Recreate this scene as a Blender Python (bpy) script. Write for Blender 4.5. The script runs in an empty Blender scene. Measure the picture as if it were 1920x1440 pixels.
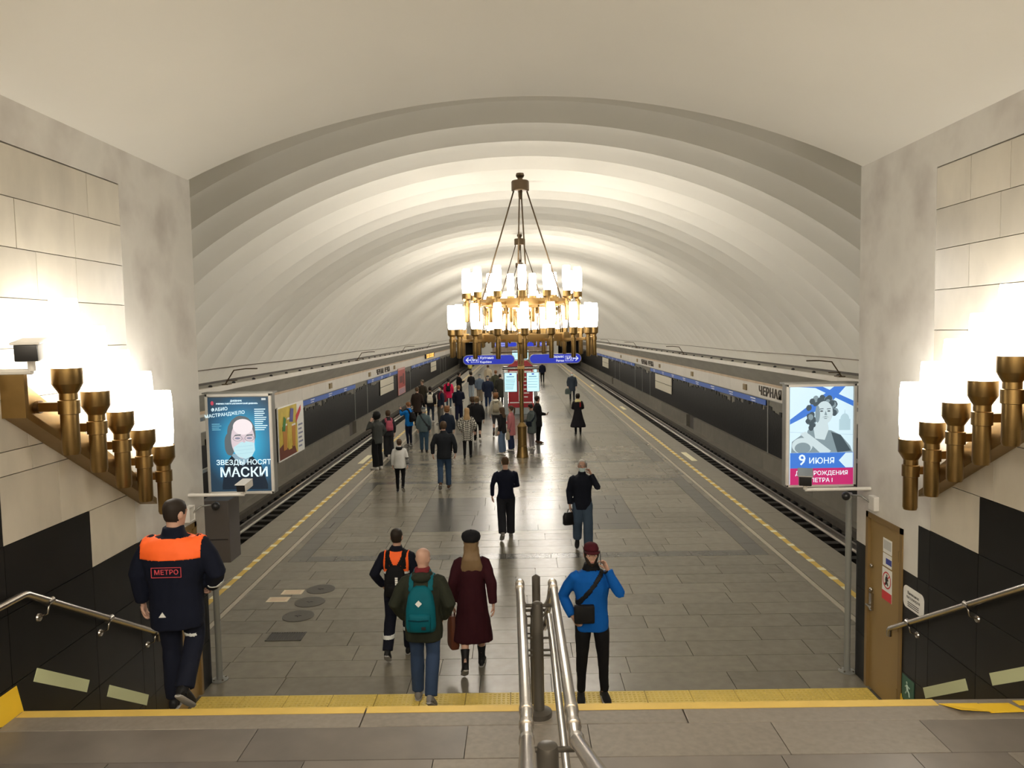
import bpy, bmesh, math, random
from mathutils import Vector, Matrix, noise
R_ = math.radians
random.seed(7)
S = bpy.context.scene
C = S.collection
PI = math.pi

# ------------------------------------------------------------------ camera, world, exposure
F_PX = 1437.04
PITCH, YAW, ROLL = 0.0683890114, -0.0102104229, -0.0182026763
CAM = Vector((-0.08825, 0.0, 4.2))
cp, sp, cy_, sy_ = math.cos(PITCH), math.sin(PITCH), math.cos(YAW), math.sin(YAW)
fwd = Vector((sy_*cp, cy_*cp, -sp)); rt = Vector((cy_, -sy_, 0)); up = rt.cross(fwd)
rt2 = math.cos(ROLL)*rt + math.sin(ROLL)*up
up2 = -math.sin(ROLL)*rt + math.cos(ROLL)*up
cam_d = bpy.data.cameras.new('camera'); cam = bpy.data.objects.new('camera', cam_d); C.objects.link(cam)
cam_d.sensor_width = 36.0; cam_d.sensor_fit = 'HORIZONTAL'; cam_d.lens = F_PX/1920*36.0
cam_d.clip_start = 0.05; cam_d.clip_end = 400
mw = Matrix((rt2, up2, -fwd)).transposed().to_4x4(); mw.translation = CAM
cam.matrix_world = mw
S.camera = cam
S.view_settings.view_transform = 'Standard'
S.view_settings.look = 'None'
S.view_settings.exposure = 0.12
S.view_settings.gamma = 1.0
S.view_settings.use_curve_mapping = False
w = bpy.data.worlds.new('world'); S.world = w; w.use_nodes = True
w.node_tree.nodes['Background'].inputs[0].default_value = (1.0, .93, .82, 1)
w.node_tree.nodes['Background'].inputs[1].default_value = 0.02
LAMP_E = 22.5          # radiance of the opal glass lamps
LAMP_COL = (1.0, .94, .85)
# unseen fill lights, added behind the camera to brighten the stair hall
for ly in (-1.2, -3.0):
    ld = bpy.data.lights.new('hall_fill', 'AREA'); ld.shape = 'RECTANGLE'; ld.size = 4.5; ld.size_y = .35
    ld.energy = 400; ld.color = (1.0, .9, .76)
    lo = bpy.data.objects.new('hall_fill', ld); C.objects.link(lo); lo.location = (0, ly, 6.55)

# ------------------------------------------------------------------ helpers
def ray(px, py):
    return fwd + rt2*((px-960)/F_PX) - up2*((py-720)/F_PX)
def onz(px, py, z):
    d = ray(px, py); t = (z-CAM.z)/d.z; return CAM + t*d

def M(name, col, rough=.6, metal=0., var=0., scale=5., bump=0., emit=None, es=0., stretch=(1, 1, 1), rnd=0., col2=None, detail=4., thr=None, spec=None, coat=0.):
    m = bpy.data.materials.new(name); m.use_nodes = True
    nt = m.node_tree; n = nt.nodes; l = nt.links
    b = n['Principled BSDF']
    b.inputs['Base Color'].default_value = (*col, 1); b.inputs['Roughness'].default_value = rough
    b.inputs['Metallic'].default_value = metal
    if spec is not None: b.inputs['Specular IOR Level'].default_value = spec
    if coat: b.inputs['Coat Weight'].default_value = coat; b.inputs['Coat Roughness'].default_value = .08
    if emit is not None:
        b.inputs['Emission Color'].default_value = (*emit, 1); b.inputs['Emission Strength'].default_value = es
    if var or bump or col2 is not None or rnd:
        tc = n.new('ShaderNodeTexCoord'); mp = n.new('ShaderNodeMapping'); mp.inputs['Scale'].default_value = stretch
        ns = n.new('ShaderNodeTexNoise'); ns.inputs['Scale'].default_value = scale; ns.inputs['Detail'].default_value = detail
        geo = n.new('ShaderNodeNewGeometry')
        l.new(geo.outputs['Position'], mp.inputs[0]); l.new(mp.outputs[0], ns.inputs['Vector'])
        if col2 is not None:
            mx = n.new('ShaderNodeMix'); mx.data_type = 'RGBA'
            rp = n.new('ShaderNodeMapRange'); a, c = thr or (.4, .6)
            rp.inputs[1].default_value = a; rp.inputs[2].default_value = c
            l.new(ns.outputs[0], rp.inputs[0]); l.new(rp.outputs[0], mx.inputs[0])
            mx.inputs[6].default_value = (*col, 1); mx.inputs[7].default_value = (*col2, 1)
            src = mx.outputs[2]
        else:
            rg = n.new('ShaderNodeRGB'); rg.outputs[0].default_value = (*col, 1); src = rg.outputs[0]
        if var or rnd:
            val = n.new('ShaderNodeMath'); val.operation = 'MULTIPLY_ADD'
            l.new(ns.outputs[0], val.inputs[0]); val.inputs[1].default_value = 2*var; val.inputs[2].default_value = 1-var
            vo = val.outputs[0]
            if rnd:
                oi = n.new('ShaderNodeObjectInfo'); ad = n.new('ShaderNodeMath'); ad.operation = 'ADD'
                l.new(oi.outputs['Random'], ad.inputs[0]); l.new(geo.outputs['Random Per Island'], ad.inputs[1])
                fr = n.new('ShaderNodeMath'); fr.operation = 'FRACT'; l.new(ad.outputs[0], fr.inputs[0])
                r2 = n.new('ShaderNodeMath'); r2.operation = 'MULTIPLY_ADD'; l.new(fr.outputs[0], r2.inputs[0])
                r2.inputs[1].default_value = 2*rnd; r2.inputs[2].default_value = -rnd
                a2 = n.new('ShaderNodeMath'); a2.operation = 'ADD'; l.new(vo, a2.inputs[0]); l.new(r2.outputs[0], a2.inputs[1]); vo = a2.outputs[0]
            mu = n.new('ShaderNodeVectorMath'); mu.operation = 'SCALE'
            l.new(src, mu.inputs[0]); l.new(vo, mu.inputs['Scale']); src = mu.outputs[0]
        l.new(src, b.inputs['Base Color'])
        if bump:
            bp = n.new('ShaderNodeBump'); bp.inputs['Strength'].default_value = bump; bp.inputs['Distance'].default_value = .02
            l.new(ns.outputs[0], bp.inputs['Height']); l.new(bp.outputs[0], b.inputs['Normal'])
    return m

class MB:
    def __init__(s): s.v = []; s.f = []
    def add(s, vs, fs, mat=None):
        o = len(s.v)
        if mat is not None: vs = [mat @ Vector(v) for v in vs]
        s.v += [tuple(v) for v in vs]; s.f += [tuple(i+o for i in f) for f in fs]; return s
    def box(s, x0, x1, y0, y1, z0, z1, mat=None):
        x0, x1 = min(x0, x1), max(x0, x1); y0, y1 = min(y0, y1), max(y0, y1); z0, z1 = min(z0, z1), max(z0, z1)
        vs = [(x, y, z) for z in (z0, z1) for y in (y0, y1) for x in (x0, x1)]
        return s.add(vs, [(0, 2, 3, 1), (4, 5, 7, 6), (0, 1, 5, 4), (2, 6, 7, 3), (0, 4, 6, 2), (1, 3, 7, 5)], mat)
    def cbox(s, x0, x1, y0, y1, z0, z1, c=.01, mat=None):   # box with chamfered edges
        b = bmesh.new(); bmesh.ops.create_cube(b, size=1)
        for v in b.verts: v.co = Vector(((x0+x1)/2+v.co.x*(x1-x0), (y0+y1)/2+v.co.y*(y1-y0), (z0+z1)/2+v.co.z*(z1-z0)))
        bmesh.ops.bevel(b, geom=b.edges[:], offset=c, segments=2, affect='EDGES', profile=.6)
        s.add([v.co.copy() for v in b.verts], [[v.index for v in f.verts] for f in b.faces], mat); b.free(); return s
    def prism(s, pts, axis, a0, a1, mat=None):  # polygon in the plane normal to axis, extruded a0..a1
        n = len(pts)
        def P(p, a): return {'x': (a, p[0], p[1]), 'y': (p[0], a, p[1]), 'z': (p[0], p[1], a)}[axis]
        vs = [P(p, a0) for p in pts]+[P(p, a1) for p in pts]
        fs = [tuple(range(n)), tuple(range(2*n-1, n-1, -1))]+[(i, i+n, (i+1) % n+n, (i+1) % n) for i in range(n)]
        return s.add(vs, fs, mat)
    def loft(s, rings, cap=True, mat=None):
        n = len(rings[0]); vs = [p for r in rings for p in r]; fs = []
        for i in range(len(rings)-1):
            for j in range(n):
                k = (j+1) % n; fs.append((i*n+j, i*n+k, (i+1)*n+k, (i+1)*n+j))
        if cap: fs += [tuple(range(n-1, -1, -1)), tuple(range((len(rings)-1)*n, len(rings)*n))]
        return s.add(vs, fs, mat)
    def tube(s, pts, rad, seg=10, flat=1., mat=None):
        pts = [Vector(p) for p in pts]; k = len(pts)
        rad = rad if isinstance(rad, (list, tuple)) else [rad]*k
        rings = []; prev = None
        for i, p in enumerate(pts):
            t = (pts[min(i+1, k-1)]-pts[max(i-1, 0)]).normalized()
            if prev is None:
                a = Vector((0, 0, 1)) if abs(t.z) < .9 else Vector((1, 0, 0)); u = t.cross(a).normalized()
            else:
                u = (prev-t*prev.dot(t)).normalized()
            prev = u; v_ = t.cross(u)
            rings.append([p+(u*math.cos(2*PI*j/seg)+v_*math.sin(2*PI*j/seg)*flat)*rad[i] for j in range(seg)])
        return s.loft(rings, mat=mat)
    def lathe(s, prof, c=(0, 0, 0), seg=20, mat=None):  # prof (r,z)
        rings = [[(c[0]+r*math.cos(2*PI*j/seg), c[1]+r*math.sin(2*PI*j/seg), c[2]+z) for j in range(seg)] for r, z in prof]
        return s.loft(rings, mat=mat)
    def ell(s, c, r, seg=12, rings=8, mat=None):
        rr = [[(c[0]+r[0]*math.sin(PI*i/rings)*math.cos(2*PI*j/seg), c[1]+r[1]*math.sin(PI*i/rings)*math.sin(2*PI*j/seg), c[2]-r[2]*math.cos(PI*i/rings)) for j in range(seg)] for i in [.12]+list(range(1, rings))+[rings-.12]]
        return s.loft(rr, mat=mat)
    def mesh(s, name, mat=None, smooth=False, fix=True):
        me = bpy.data.meshes.new(name); me.from_pydata(s.v, [], s.f)
        if fix:
            b = bmesh.new(); b.from_mesh(me); bmesh.ops.recalc_face_normals(b, faces=b.faces[:]); b.to_mesh(me); b.free()
        if mat: me.materials.append(mat)
        if smooth: me.shade_smooth() if smooth is True else set_auto(me, smooth)
        return me
    def build(s, name, mat=None, parent=None, smooth=False, **k):
        return link(name, s.mesh(name, mat, smooth), parent, **k)

def set_auto(me, ang):
    me.shade_smooth()
    b = bmesh.new(); b.from_mesh(me)
    for e in b.edges:
        if len(e.link_faces) == 2 and e.calc_face_angle(0) > R_(ang): e.smooth = False
    b.to_mesh(me); b.free()

def link(name, me, parent=None, label=None, cat=None, group=None, kind=None, loc=None, rz=None):
    o = bpy.data.objects.new(name, me); C.objects.link(o)
    if parent is not None: o.parent = parent
    return tag(o, label, cat, group, kind, loc, rz)
def tag(o, label=None, cat=None, group=None, kind=None, loc=None, rz=None):
    if label: o['label'] = label
    if cat: o['category'] = cat
    if group: o['group'] = group
    if kind: o['kind'] = kind
    if loc is not None: o.location = loc
    if rz is not None: o.rotation_euler = (0, 0, rz)
    return o
def thing(name, label, cat, loc=(0, 0, 0), rz=0, group=None):
    return link(name, None, None, label, cat, group, None, loc, rz)
def copy_tree(o, parent=None, **k):
    c = o.copy(); C.objects.link(c)
    if parent is not None: c.parent = parent
    for ch in o.children: copy_tree(ch, c)
    return c
def text_mesh(body, size, bold=.0, depth=.002, align='CENTER', spacing=1., name='lettering'):
    cu = bpy.data.curves.new(name, 'FONT'); cu.body = body; cu.size = size; cu.align_x = align; cu.align_y = 'CENTER'
    cu.offset = bold; cu.extrude = depth; cu.space_character = spacing; cu.resolution_u = 2; cu.space_line = .9
    o = bpy.data.objects.new(name, cu); C.objects.link(o); bpy.context.view_layer.update()
    me = bpy.data.meshes.new_from_object(o.evaluated_get(bpy.context.evaluated_depsgraph_get()))
    bpy.data.objects.remove(o); bpy.data.curves.remove(cu); me.name = name
    return me
def text(body, size, mat, parent, loc, rot=(PI/2, 0, 0), name='lettering', **k):
    me = text_mesh(body, size, name=name, **k); me.materials.clear(); me.materials.append(mat)
    o = link(name, me, parent); o.location = loc; o.rotation_euler = rot
    return o
def structure(name, parent=None): return link(name, None, parent, kind='structure')

# ------------------------------------------------------------------ materials
plaster = M('vault_plaster', (.80, .78, .715), .85, var=.05, scale=.6, bump=.05)
plaster_old = M('stained_plaster', (.70, .68, .635), .9, var=.2, scale=1.5, bump=.1, col2=(.46, .43, .40), thr=(.44, .70), detail=6.)
marble = M('cream_marble', (.62, .575, .485), .28, var=.22, scale=2.2, col2=(.44, .41, .35), thr=(.48, .74), stretch=(1, 1, .5), rnd=.10, detail=10, spec=.4)
black_stone = M('black_stone', (.011, .0105, .010), .35, var=.4, scale=3, rnd=.25, spec=.22)
light_grout = M('light_grout', (.40, .36, .29), .9)
core_m = M('wall_core', (.10, .09, .08), .9)
granite = M('platform_granite', (.172, .157, .122), .26, var=.24, scale=7, rnd=.13, detail=8)
granite_dark = M('dark_granite', (.088, .086, .076), .24, var=.16, scale=9, rnd=.08, detail=8)
granite_edge = M('edge_granite', (.205, .188, .15), .36, var=.18, scale=6, rnd=.05, bump=.03, detail=8)
granite_stair = M('landing_granite', (.15, .132, .115), .34, var=.3, scale=4, rnd=.22, bump=.02, detail=8)
granite_nose = M('nosing_granite', (.21, .185, .155), .5, var=.25, scale=22, rnd=.05, bump=.08, detail=8)
grout = M('grout', (.10, .088, .07), .9)
yellow = M('tactile_yellow', (.66, .50, .11), .5, var=.15, scale=4)
yellow_paint = M('yellow_paint', (.66, .46, .10), .55, var=.15, scale=6)
yellow_tape = M('yellow_tape', (.85, .55, .03), .45, var=.05, scale=6)
cream_sq = M('cream_marker', (.85, .80, .55), .5)
seam_m = M('light_joint', (.42, .38, .31), .6, var=.1)
bronze = M('bronze', (.30, .195, .075), .36, 1., var=.12, scale=14)
bronze_dark = M('dark_bronze', (.12, .085, .05), .45, .9)
glass_sconce = M('opal_glass_wall', (.9, .88, .8), .3, emit=LAMP_COL, es=14.0)
glass_lamp = M('opal_glass', (.9, .88, .8), .3, emit=LAMP_COL, es=LAMP_E)
steel = M('polished_steel', (.50, .465, .42), .27, 1.)
steel_dark = M('dark_steel', (.11, .10, .085), .4, .6)
grey_metal = M('grey_metal', (.30, .30, .28), .45, .5)
grey_paint = M('grey_paint', (.22, .225, .21), .5)
box_brown = M('brown_grey_metal', (.075, .065, .06), .5)
white_metal = M('white_metal', (.72, .70, .66), .4)
black_plastic = M('black_plastic', (.012, .012, .013), .35)
concrete = M('soffit_concrete', (.30, .285, .245), .8, var=.2, scale=3, stretch=(1, .35, 1))
plinth_m = M('plinth_stone', (.17, .155, .125), .6, var=.25, scale=2.2, rnd=.1, bump=.05)
fascia_m = M('fascia_white', (.62, .59, .53), .5, var=.08, scale=2, rnd=.03)
rust_line = M('rusty_cornice', (.52, .40, .28), .7, var=.3, scale=2)
dark_panel_m = M('dark_relief_stone', (.008, .008, .0075), .5, var=.5, scale=8, bump=.3, spec=.25)
backing_m = M('grey_backing', (.17, .16, .13), .7, var=.3, scale=6)
blue_m = M('line_blue', (.045, .13, .50), .45)
rail_m = M('running_rail', (.55, .52, .47), .3, 1.)
sleeper_m = M('dark_sleeper', (.018, .016, .013), .9)
bed_m = M('track_bed', (.055, .046, .036), .95, var=.4, scale=6, bump=.3)
brown_marble = M('brown_marble', (.42, .30, .20), .35, var=.15, scale=1.2, rnd=.08)
door_m = M('door_paint', (.30, .20, .075), .5, var=.04, scale=4)
door_edge = M('door_frame_paint', (.22, .14, .05), .5)
white_p = M('white_print', (.85, .85, .82), .5)
black_p = M('black_print', (.02, .02, .02), .5)
red_p = M('red_print', (.62, .04, .05), .5)
cream_board = M('cream_board', (.66, .62, .50), .5)

# ------------------------------------------------------------------ SETTING: stair hall
W = 3.9
YP = 9.0           # end of the stair walls (the portal)
LZ = 1.4           # landing height
floor = structure('floor')
# --- platform slab under the pavers
MB().box(-5.74, 5.74, 7.6, 112, -.30, -.02).build('slab_bed', grout, floor)
MB().box(-5.60, -5.45, 7.6, 112, -1.15, -.28).box(5.45, 5.60, 7.6, 112, -1.15, -.28).build('platform_wall', plinth_m, floor)

def frames_at(y):
    k = math.floor((y-13.95)/10.2); return y-(13.95+10.2*k)
def tile_mat(x, y):
    ax = abs(x); t = frames_at(y)
    if y < 13.6: return granite
    if ax > 4.62: return granite_edge
    if t < 7.5:
        if t < .32 or t > 7.18: return granite_dark if ax < 4.46 else granite
        if 4.12 < ax < 4.46: return granite_dark
        if 2.0 < t < 5.3 and ax < 2.42: return granite_dark
    return granite
rows = []
y = 8.67
while y < 112:
    t = frames_at(y); d = .47 if y < 30 else .55
    if y > 12:
        for e in (.0, .32, 2.0, 5.3, 7.18, 7.5):
            if t < e < t+d+.12 and e-t > .1: d = e-t; break
        else:
            if 10.2 < t+d+.12 and 10.2-t > .1: d = 10.2-t
    rows.append((y, min(y+d, 112))); y += d
stuffs = {}
cnt = 0
tile_cache = {}
for (y0, y1) in rows:
    feats = [-4.6, 4.6]+([-4.46, -4.12, 4.12, 4.46, -2.42, 2.42] if y0 > 13.6 else [])
    cuts = set(feats); x = -4.6+random.uniform(.3, 1.0)
    while x < 4.5:
        if all(abs(x-f) > .16 for f in feats): cuts.add(round(x, 3))
        x += random.choice((.85, 1.05, 1.3, 1.55))
    if y0 > 13.6:   # inside the dark rows joints matter less
        pass
    cuts = sorted(cuts)
    for a, b in zip(cuts, cuts[1:]):
        xm, ym = (a+b)/2, (y0+y1)/2; m = tile_mat(xm, ym)
        dz = random.uniform(-.0012, .0012); g = .004
        if y1 < 18.0 and cnt < 285:
            w2, d2 = round((b-a)/2-g, 3), round((y1-y0)/2-g, 3); key = (w2, d2, m.name)
            if key not in tile_cache: tile_cache[key] = MB().box(-w2, w2, -d2, d2, -.02, 0).mesh('paver', m)
            link('paver', tile_cache[key], floor, loc=(xm, ym, dz)); cnt += 1
        else:
            stuffs.setdefault(m.name, (m, MB()))[1].box(a+g, b-g, y0+g, y1-g, -.02, dz)
# edge zones: long slabs along both platform edges
ys = 8.67; k = 0
while ys < 112:
    ye = min(ys+1.42, 112)
    for s in (-1, 1):
        for (xa, xb) in ((4.7, 5.2), (5.2, 5.78)):
            if ye < 24 and xb > 5.3 or ye < 14:
                MB().box(s*(xa+.003), s*(xb-.003), ys+.004, ye-.004, -.08 if xb > 5.5 else -.02, 0).build('edge_slab', granite_edge, floor)
            else:
                stuffs.setdefault('edge', (granite_edge, MB()))[1].box(s*(xa+.003), s*(xb-.003), ys+.004, ye-.004, -.08 if xb > 5.5 else -.02, 0)
    ys = ye
for k_, (m, mb) in stuffs.items(): mb.build('far_paving', m, floor, kind='stuff')
mb = MB()
for s in (-1, 1): mb.box(s*4.61, s*4.69, 8.67, 112, -.02, .001)
mb.build('light_joint_strip', seam_m, floor)
# side floor next to the portal, outside the stair hall
# yellow safety line with cream markers
for s in (-1, 1):
    ln = thing('safety_line', 'yellow painted safety line with cream squares along the '+('left' if s < 0 else 'right')+' platform edge', 'line', (s*5.08, 9.0, .001), group='platform safety lines')
    MB().box(-.05, .05, 0, 100, 0, .002).build('painted_line', yellow_paint, ln)
    for i in range(150):
        if i < 60: MB().box(-.06, .06, .0+i*.5, .14+i*.5, .0022, .004).build('marker', cream_sq, ln)
    far = MB()
    for i in range(60, 200): far.box(-.06, .06, i*.5, .14+i*.5, .0022, .004)
    far.build('far_markers', cream_sq, ln, kind='stuff')
    for i, yy in enumerate((25.0, 41.0, 58.0)):
        nm = ('nearest', 'second nearest', 'third nearest')[i]
        MB().box(-.09, .09, -.85, .85, 0, .004).build('edge_marker', cream_sq, None, label=nm+' cream bar marking painted beside the '+('left' if s < 0 else 'right')+' platform edge', cat='marking', group='cream door markings', loc=(s*5.42 if s > 0 else -5.32, yy+(.5 if s < 0 else 0), .001))
# tactile strip in front of the stairs
ts = thing('tactile_strip', 'yellow tactile paving strip of studded tiles at the foot of the stairs', 'paving', (0, 8.17, 0))
for i in range(15):
    MB().cbox(-3.88+i*.5175+.003, -3.88+(i+1)*.5175-.003, .002, .495, -.02, .004, .002).build('tactile_tile', yellow, ts)
dm = MB()
for i in range(150):
    for j in range(9):
        cx, cyy = -3.85+i*.0517, .04+j*.052
        dm.lathe([(.017, 0), (.014, .006), (.006, .008)], (cx, cyy, .004), 6)
dm.build('stud', yellow, ts, kind='stuff', smooth=40)
# floor under tactile strip to the last riser
MB().box(-W, W, 7.86, 8.168, -.02, 0).build('foot_slab', granite, floor)

# --- steps down to the platform, landing, upper flight
RIS = LZ/9
st = structure('floor.001'); st.name = 'floor'
for k in range(1, 9):
    z = LZ-RIS*k; y0 = 5.58+.29*(k-1)
    MB().cbox(-W, W, y0-.02, y0+.29, z-RIS-.05, z, .008).build('step', granite_nose, st)
    MB().box(-W+.02, W-.02, y0+.20, y0+.27, z, z+.003).build('step_stripe', yellow_paint, st)
MB().box(-W, W, 3.2, 5.56, LZ-.5, LZ-.022).build('landing_bed', grout, st)
x = -W
for wd in (2.62, 2.35, 2.83):    # nosing stones with a painted edge
    MB().cbox(x+.004, x+wd-.004, 5.29, 5.58, LZ-RIS, LZ, .008).build('nosing_stone', granite_nose, st)
    x += wd
lr = [(4.865, 5.285), (4.46, 4.86), (4.05, 4.455), (3.62, 4.045), (3.22, 3.615)]
for j, (a, b) in enumerate(lr):
    x = -W; first = True
    while x < W-.01:
        wd = random.choice((.85, .62, 1.05, .98, 1.3)); wd = min(wd, W-x)
        if W-x-wd < .3: wd = W-x
        if j == 0 and x < -.7: wd = (1.9, 1.5)[0 if x < -2.4 else 1] if x < -.8 else wd
        wd = min(wd, W-x)
        MB().box(x+.003, x+wd-.003, a+.003, b-.003, LZ-.022, LZ+random.uniform(-.001, .001)).build('paver', granite_stair if random.random() < .75 else granite_nose, st)
        x += wd
for k in range(8):
    z = LZ+.15*(k+1); y1 = 3.22-.3*k
    MB().cbox(-W, W, y1-.3, y1+.02, z-.2, z, .008).build('step', granite_nose, st)
MB().box(-W, W, -4, .84, 2.4, 2.6).build('upper_slab', granite_stair, st)
yl = thing('nosing_line', 'yellow painted line along the edge of the near landing', 'line', (0, 5.535, LZ+.0005))
for a, b in ((-3.88, -1.285), (-1.27, 2.95)): MB().box(a, b, -.05, .045, 0, .003).build('painted_line', yellow_paint, yl)
tp = thing('yellow_tape', 'bright yellow tape squares peeling off the landing edge by the right wall', 'tape', (3.0, 5.5, LZ+.0005))
for i, (a, b, o) in enumerate(((0.02, .24, -.05), (.25, .47, -.055), (.52, .85, -.02))):
    MB().add([(a-.06 if i == 0 else a, o+.06, 0), (b, o+.06, 0), (b+.03, o-.09+(.07 if i == 2 else 0), .012), (a+(.02 if i == 0 else .0), o-.09+(.07 if i == 2 else 0), .03 if i == 0 else .006),
              (a-.06 if i == 0 else a, o+.06, .004), (b, o+.06, .004), (b+.03, o-.09+(.07 if i == 2 else 0), .016), (a+(.02 if i == 0 else .0), o-.09+(.07 if i == 2 else 0), .034 if i == 0 else .010)],
             [(0, 1, 2, 3), (4, 5, 6, 7), (0, 1, 5, 4), (1, 2, 6, 5), (2, 3, 7, 6), (3, 0, 4, 7)]).build('tape_square', yellow_tape, tp)

# --- stair hall walls
def top_black(y):
    if y < 5.5: return 3.2
    if y < 6.63: return 2.69
    if y < 7.64: return 2.18
    return 1.64
MZ = [5.67, 5.28, 4.90, 4.52, 4.14, 3.76, 3.38, 3.2, 2.69, 2.18]
BZ = [3.2, 2.69, 2.18, 1.64, 1.1, .55, 0.]
YC = [-4.0, 5.5, 6.63, 7.42, 7.64, 7.93, 8.77, 9.0]
for s, side in ((-1, 'left'), (1, 'right')):
    wl = structure('wall_'+side)
    MB().box(s*(W+.03), s*(W+.42), -4, YP-.0, -.3, 2.2).build('wall_core', core_m, wl)
    MB().box(s*(W+.03), s*(W+.42), -4, YP-.0, 2.2, 6.9).build('wall_core', light_grout, wl)
    MB().prism([(-4, 2.18), (7.64, 2.18), (7.64, 2.20), (6.63, 2.20), (6.63, 2.71), (5.5, 2.71), (5.5, 3.22), (-4, 3.22)], 'x', s*(W+.028), s*(W+.032)).build('black_backing', core_m, wl)
    # plaster pilaster and band
    MB().prism([(7.42, 6.2), (YP, 6.2), (YP, 1.64), (8.77, 1.64), (8.77, 2.06), (7.93, 2.06), (7.93, 1.64), (7.64, 1.64), (7.64, 2.18), (7.42, 2.18)], 'x', s*W, s*(W+.06)).build('pilaster', plaster_old, wl)
    MB().box(s*W, s*(W+.06), -4, 7.42, 5.68, 6.2).build('plaster_band', plaster_old, wl)
    MB().box(s*W, s*(W+.42), YP, YP+.04, 1.64, 6.9).build('pilaster_end', plaster_old, wl)
    farm, farb = MB(), MB()
    for zi in range(len(MZ)-1):
        z1, z0 = MZ[zi], MZ[zi+1]
        yy = 7.42
        cuts = []
        if z0 < 2.6: segs = [(6.63, 7.42)]
        elif z0 < 3.1: segs = [(5.5, 7.42)]
        else: segs = [(-4., 7.42)]
        for (a, b) in segs:
            pos = b
            while pos > a+.02:
                wd = random.choice((.55, .78, .98, 1.2))
                n0 = max(a, pos-wd)
                if n0-a < .25: n0 = a
                if n0 < 6.63 < pos and z0 < 2.7 and pos < 7.4 and z1 <= 2.7: n0 = 6.63
                g = .0035
                bx = (s*(W+random.uniform(0, .002)), s*(W+.03), n0+g, pos-g, z0+g, z1-g)
                if pos > 4.6: MB().box(*bx).build('marble_panel', marble, wl)
                else: farm.box(*bx)
                pos = n0
    farm.build('near_marble_panels', marble, wl, kind='stuff')
    for i in range(len(YC)-1):
        ya, yb = YC[i], YC[i+1]; ym = (ya+yb)/2
        if 7.93 <= ya < 8.7: continue
        for zi in range(len(BZ)-1):
            z1, z0 = BZ[zi], BZ[zi+1]
            if z1 > top_black(ym)+.01: continue
            nn = max(1, round((yb-ya)/.8)); g = .003
            for q_ in range(nn):
                a, b = ya+(yb-ya)*q_/nn, ya+(yb-ya)*(q_+1)/nn
                bx = (s*W, s*(W+.03), a+g, b-g, z0+g, z1-g)
                if b > 5.0: MB().box(*bx).build('black_panel', black_stone, wl)
                else: farb.box(*bx)
    farb.build('near_black_panels', black_stone, wl, kind='stuff')
    MB().box(s*(W), s*(W+.42), YP, YP+.04, -.02, 1.64).build('black_panel', black_stone, wl)
# --- stair hall ceiling (shallow vault)
Zs, Za = 6.02, 6.89
rr = Za-Zs; RC = (W*W+rr*rr)/(2*rr)
def ceil_pts(r, n=40, ext=0):
    a = math.asin((W+ext)/RC); return [(r*math.sin(-a+2*a*i/n), Za-RC+r*math.cos(-a+2*a*i/n)) for i in range(n+1)]
ce = structure('ceiling')
inn, out = ceil_pts(RC, ext=.02), ceil_pts(RC+.3, ext=.02)
MB().loft([[(x, yy, z) for x, z in inn+out[::-1]] for yy in (-4, 0, 4, YP+.0)]).build('stair_vault', plaster, ce, smooth=30)
back = structure('wall_back')
MB().box(-W-.4, W+.4, -4.3, -4, 2.4, 7.2).build('plaster_wall', plaster, back)

# ------------------------------------------------------------------ SETTING: station vault
VC, VR = -2.9, 10.75
Y1 = 112.
ce2 = structure('ceiling')
PIT = 1.288; Y0V = 13.72-PIT*4
nA = 56; A0 = math.asin(9.25/VR)
mb = MB(); rings = []
ysamp = [8.7]
kk = 0
for k in range(0, 81):
    for j in range(8):
        ysamp.append((Y0V+PIT*(k+j/8), j/8))
ysamp = [(8.75, 0.)]+[t for t in ysamp[1:] if 8.8 < t[0] < Y1]+[(Y1, 0)]
for yy, t in ysamp:
    sc = 4*t*(1-t)
    ring = []
    for i in range(nA+1):
        a = -A0+2*A0*i/nA
        fade = max(0, 1-max(0, (abs(a)/A0-.55)/.40)**1.3)
        r = VR+.36*sc*fade
        ring.append((r*math.sin(a), yy, VC+r*math.cos(a)))
    rings.append(ring)
n = nA+1; vs = [p for r in rings for p in r]; fs = []
for i in range(len(rings)-1):
    for j in range(nA): fs.append((i*n+j, i*n+j+1, (i+1)*n+j+1, (i+1)*n+j))
mb.add(vs, fs)
vme = mb.mesh('ribbed_vault', plaster, smooth=False, fix=False); vme.shade_smooth()
b = bmesh.new(); b.from_mesh(vme)
cusps = {i for i, (yy, t) in enumerate(ysamp) if t == 0}
for e in b.edges:
    i0, i1 = e.verts[0].index//n, e.verts[1].index//n
    if i0 == i1 and i0 in cusps: e.smooth = False
b.to_mesh(vme); b.free()
vo = link('ribbed_vault', vme, ce2)
# portal end wall (faces the platform)
def arch(a, b_, rad, zc, n=40): return [(rad*math.sin(a+(b_-a)*i/n), zc+rad*math.cos(a+(b_-a)*i/n)) for i in range(n+1)]
wn = structure('wall_front')
inner = ceil_pts(RC, ext=-.0); outer = arch(-A0, A0, VR+.4, VC)
for s in (-1, 1):
    MB().box(s*(W+.40), s*5.9, YP-.2, YP, -.3, 8).box(s*5.9, s*9.6, YP-.2, YP, 3.3, 6.5).build('end_wall', plaster, wn)
    MB().box(s*8.9, s*9.6, YP-.2, YP, -1.3, 3.3).build('tunnel_jamb', plinth_m, wn)
pl = MB(); N = 40; o_in = [(x, z) for x, z in inner]; o_out = [(x, 8.6) for x, z in inner]
pl.loft([[(x, yy, z) for x, z in o_in+o_out[::-1]] for yy in (YP-.2, YP)]); pl.build('portal_wall', plaster, wn)

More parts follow.
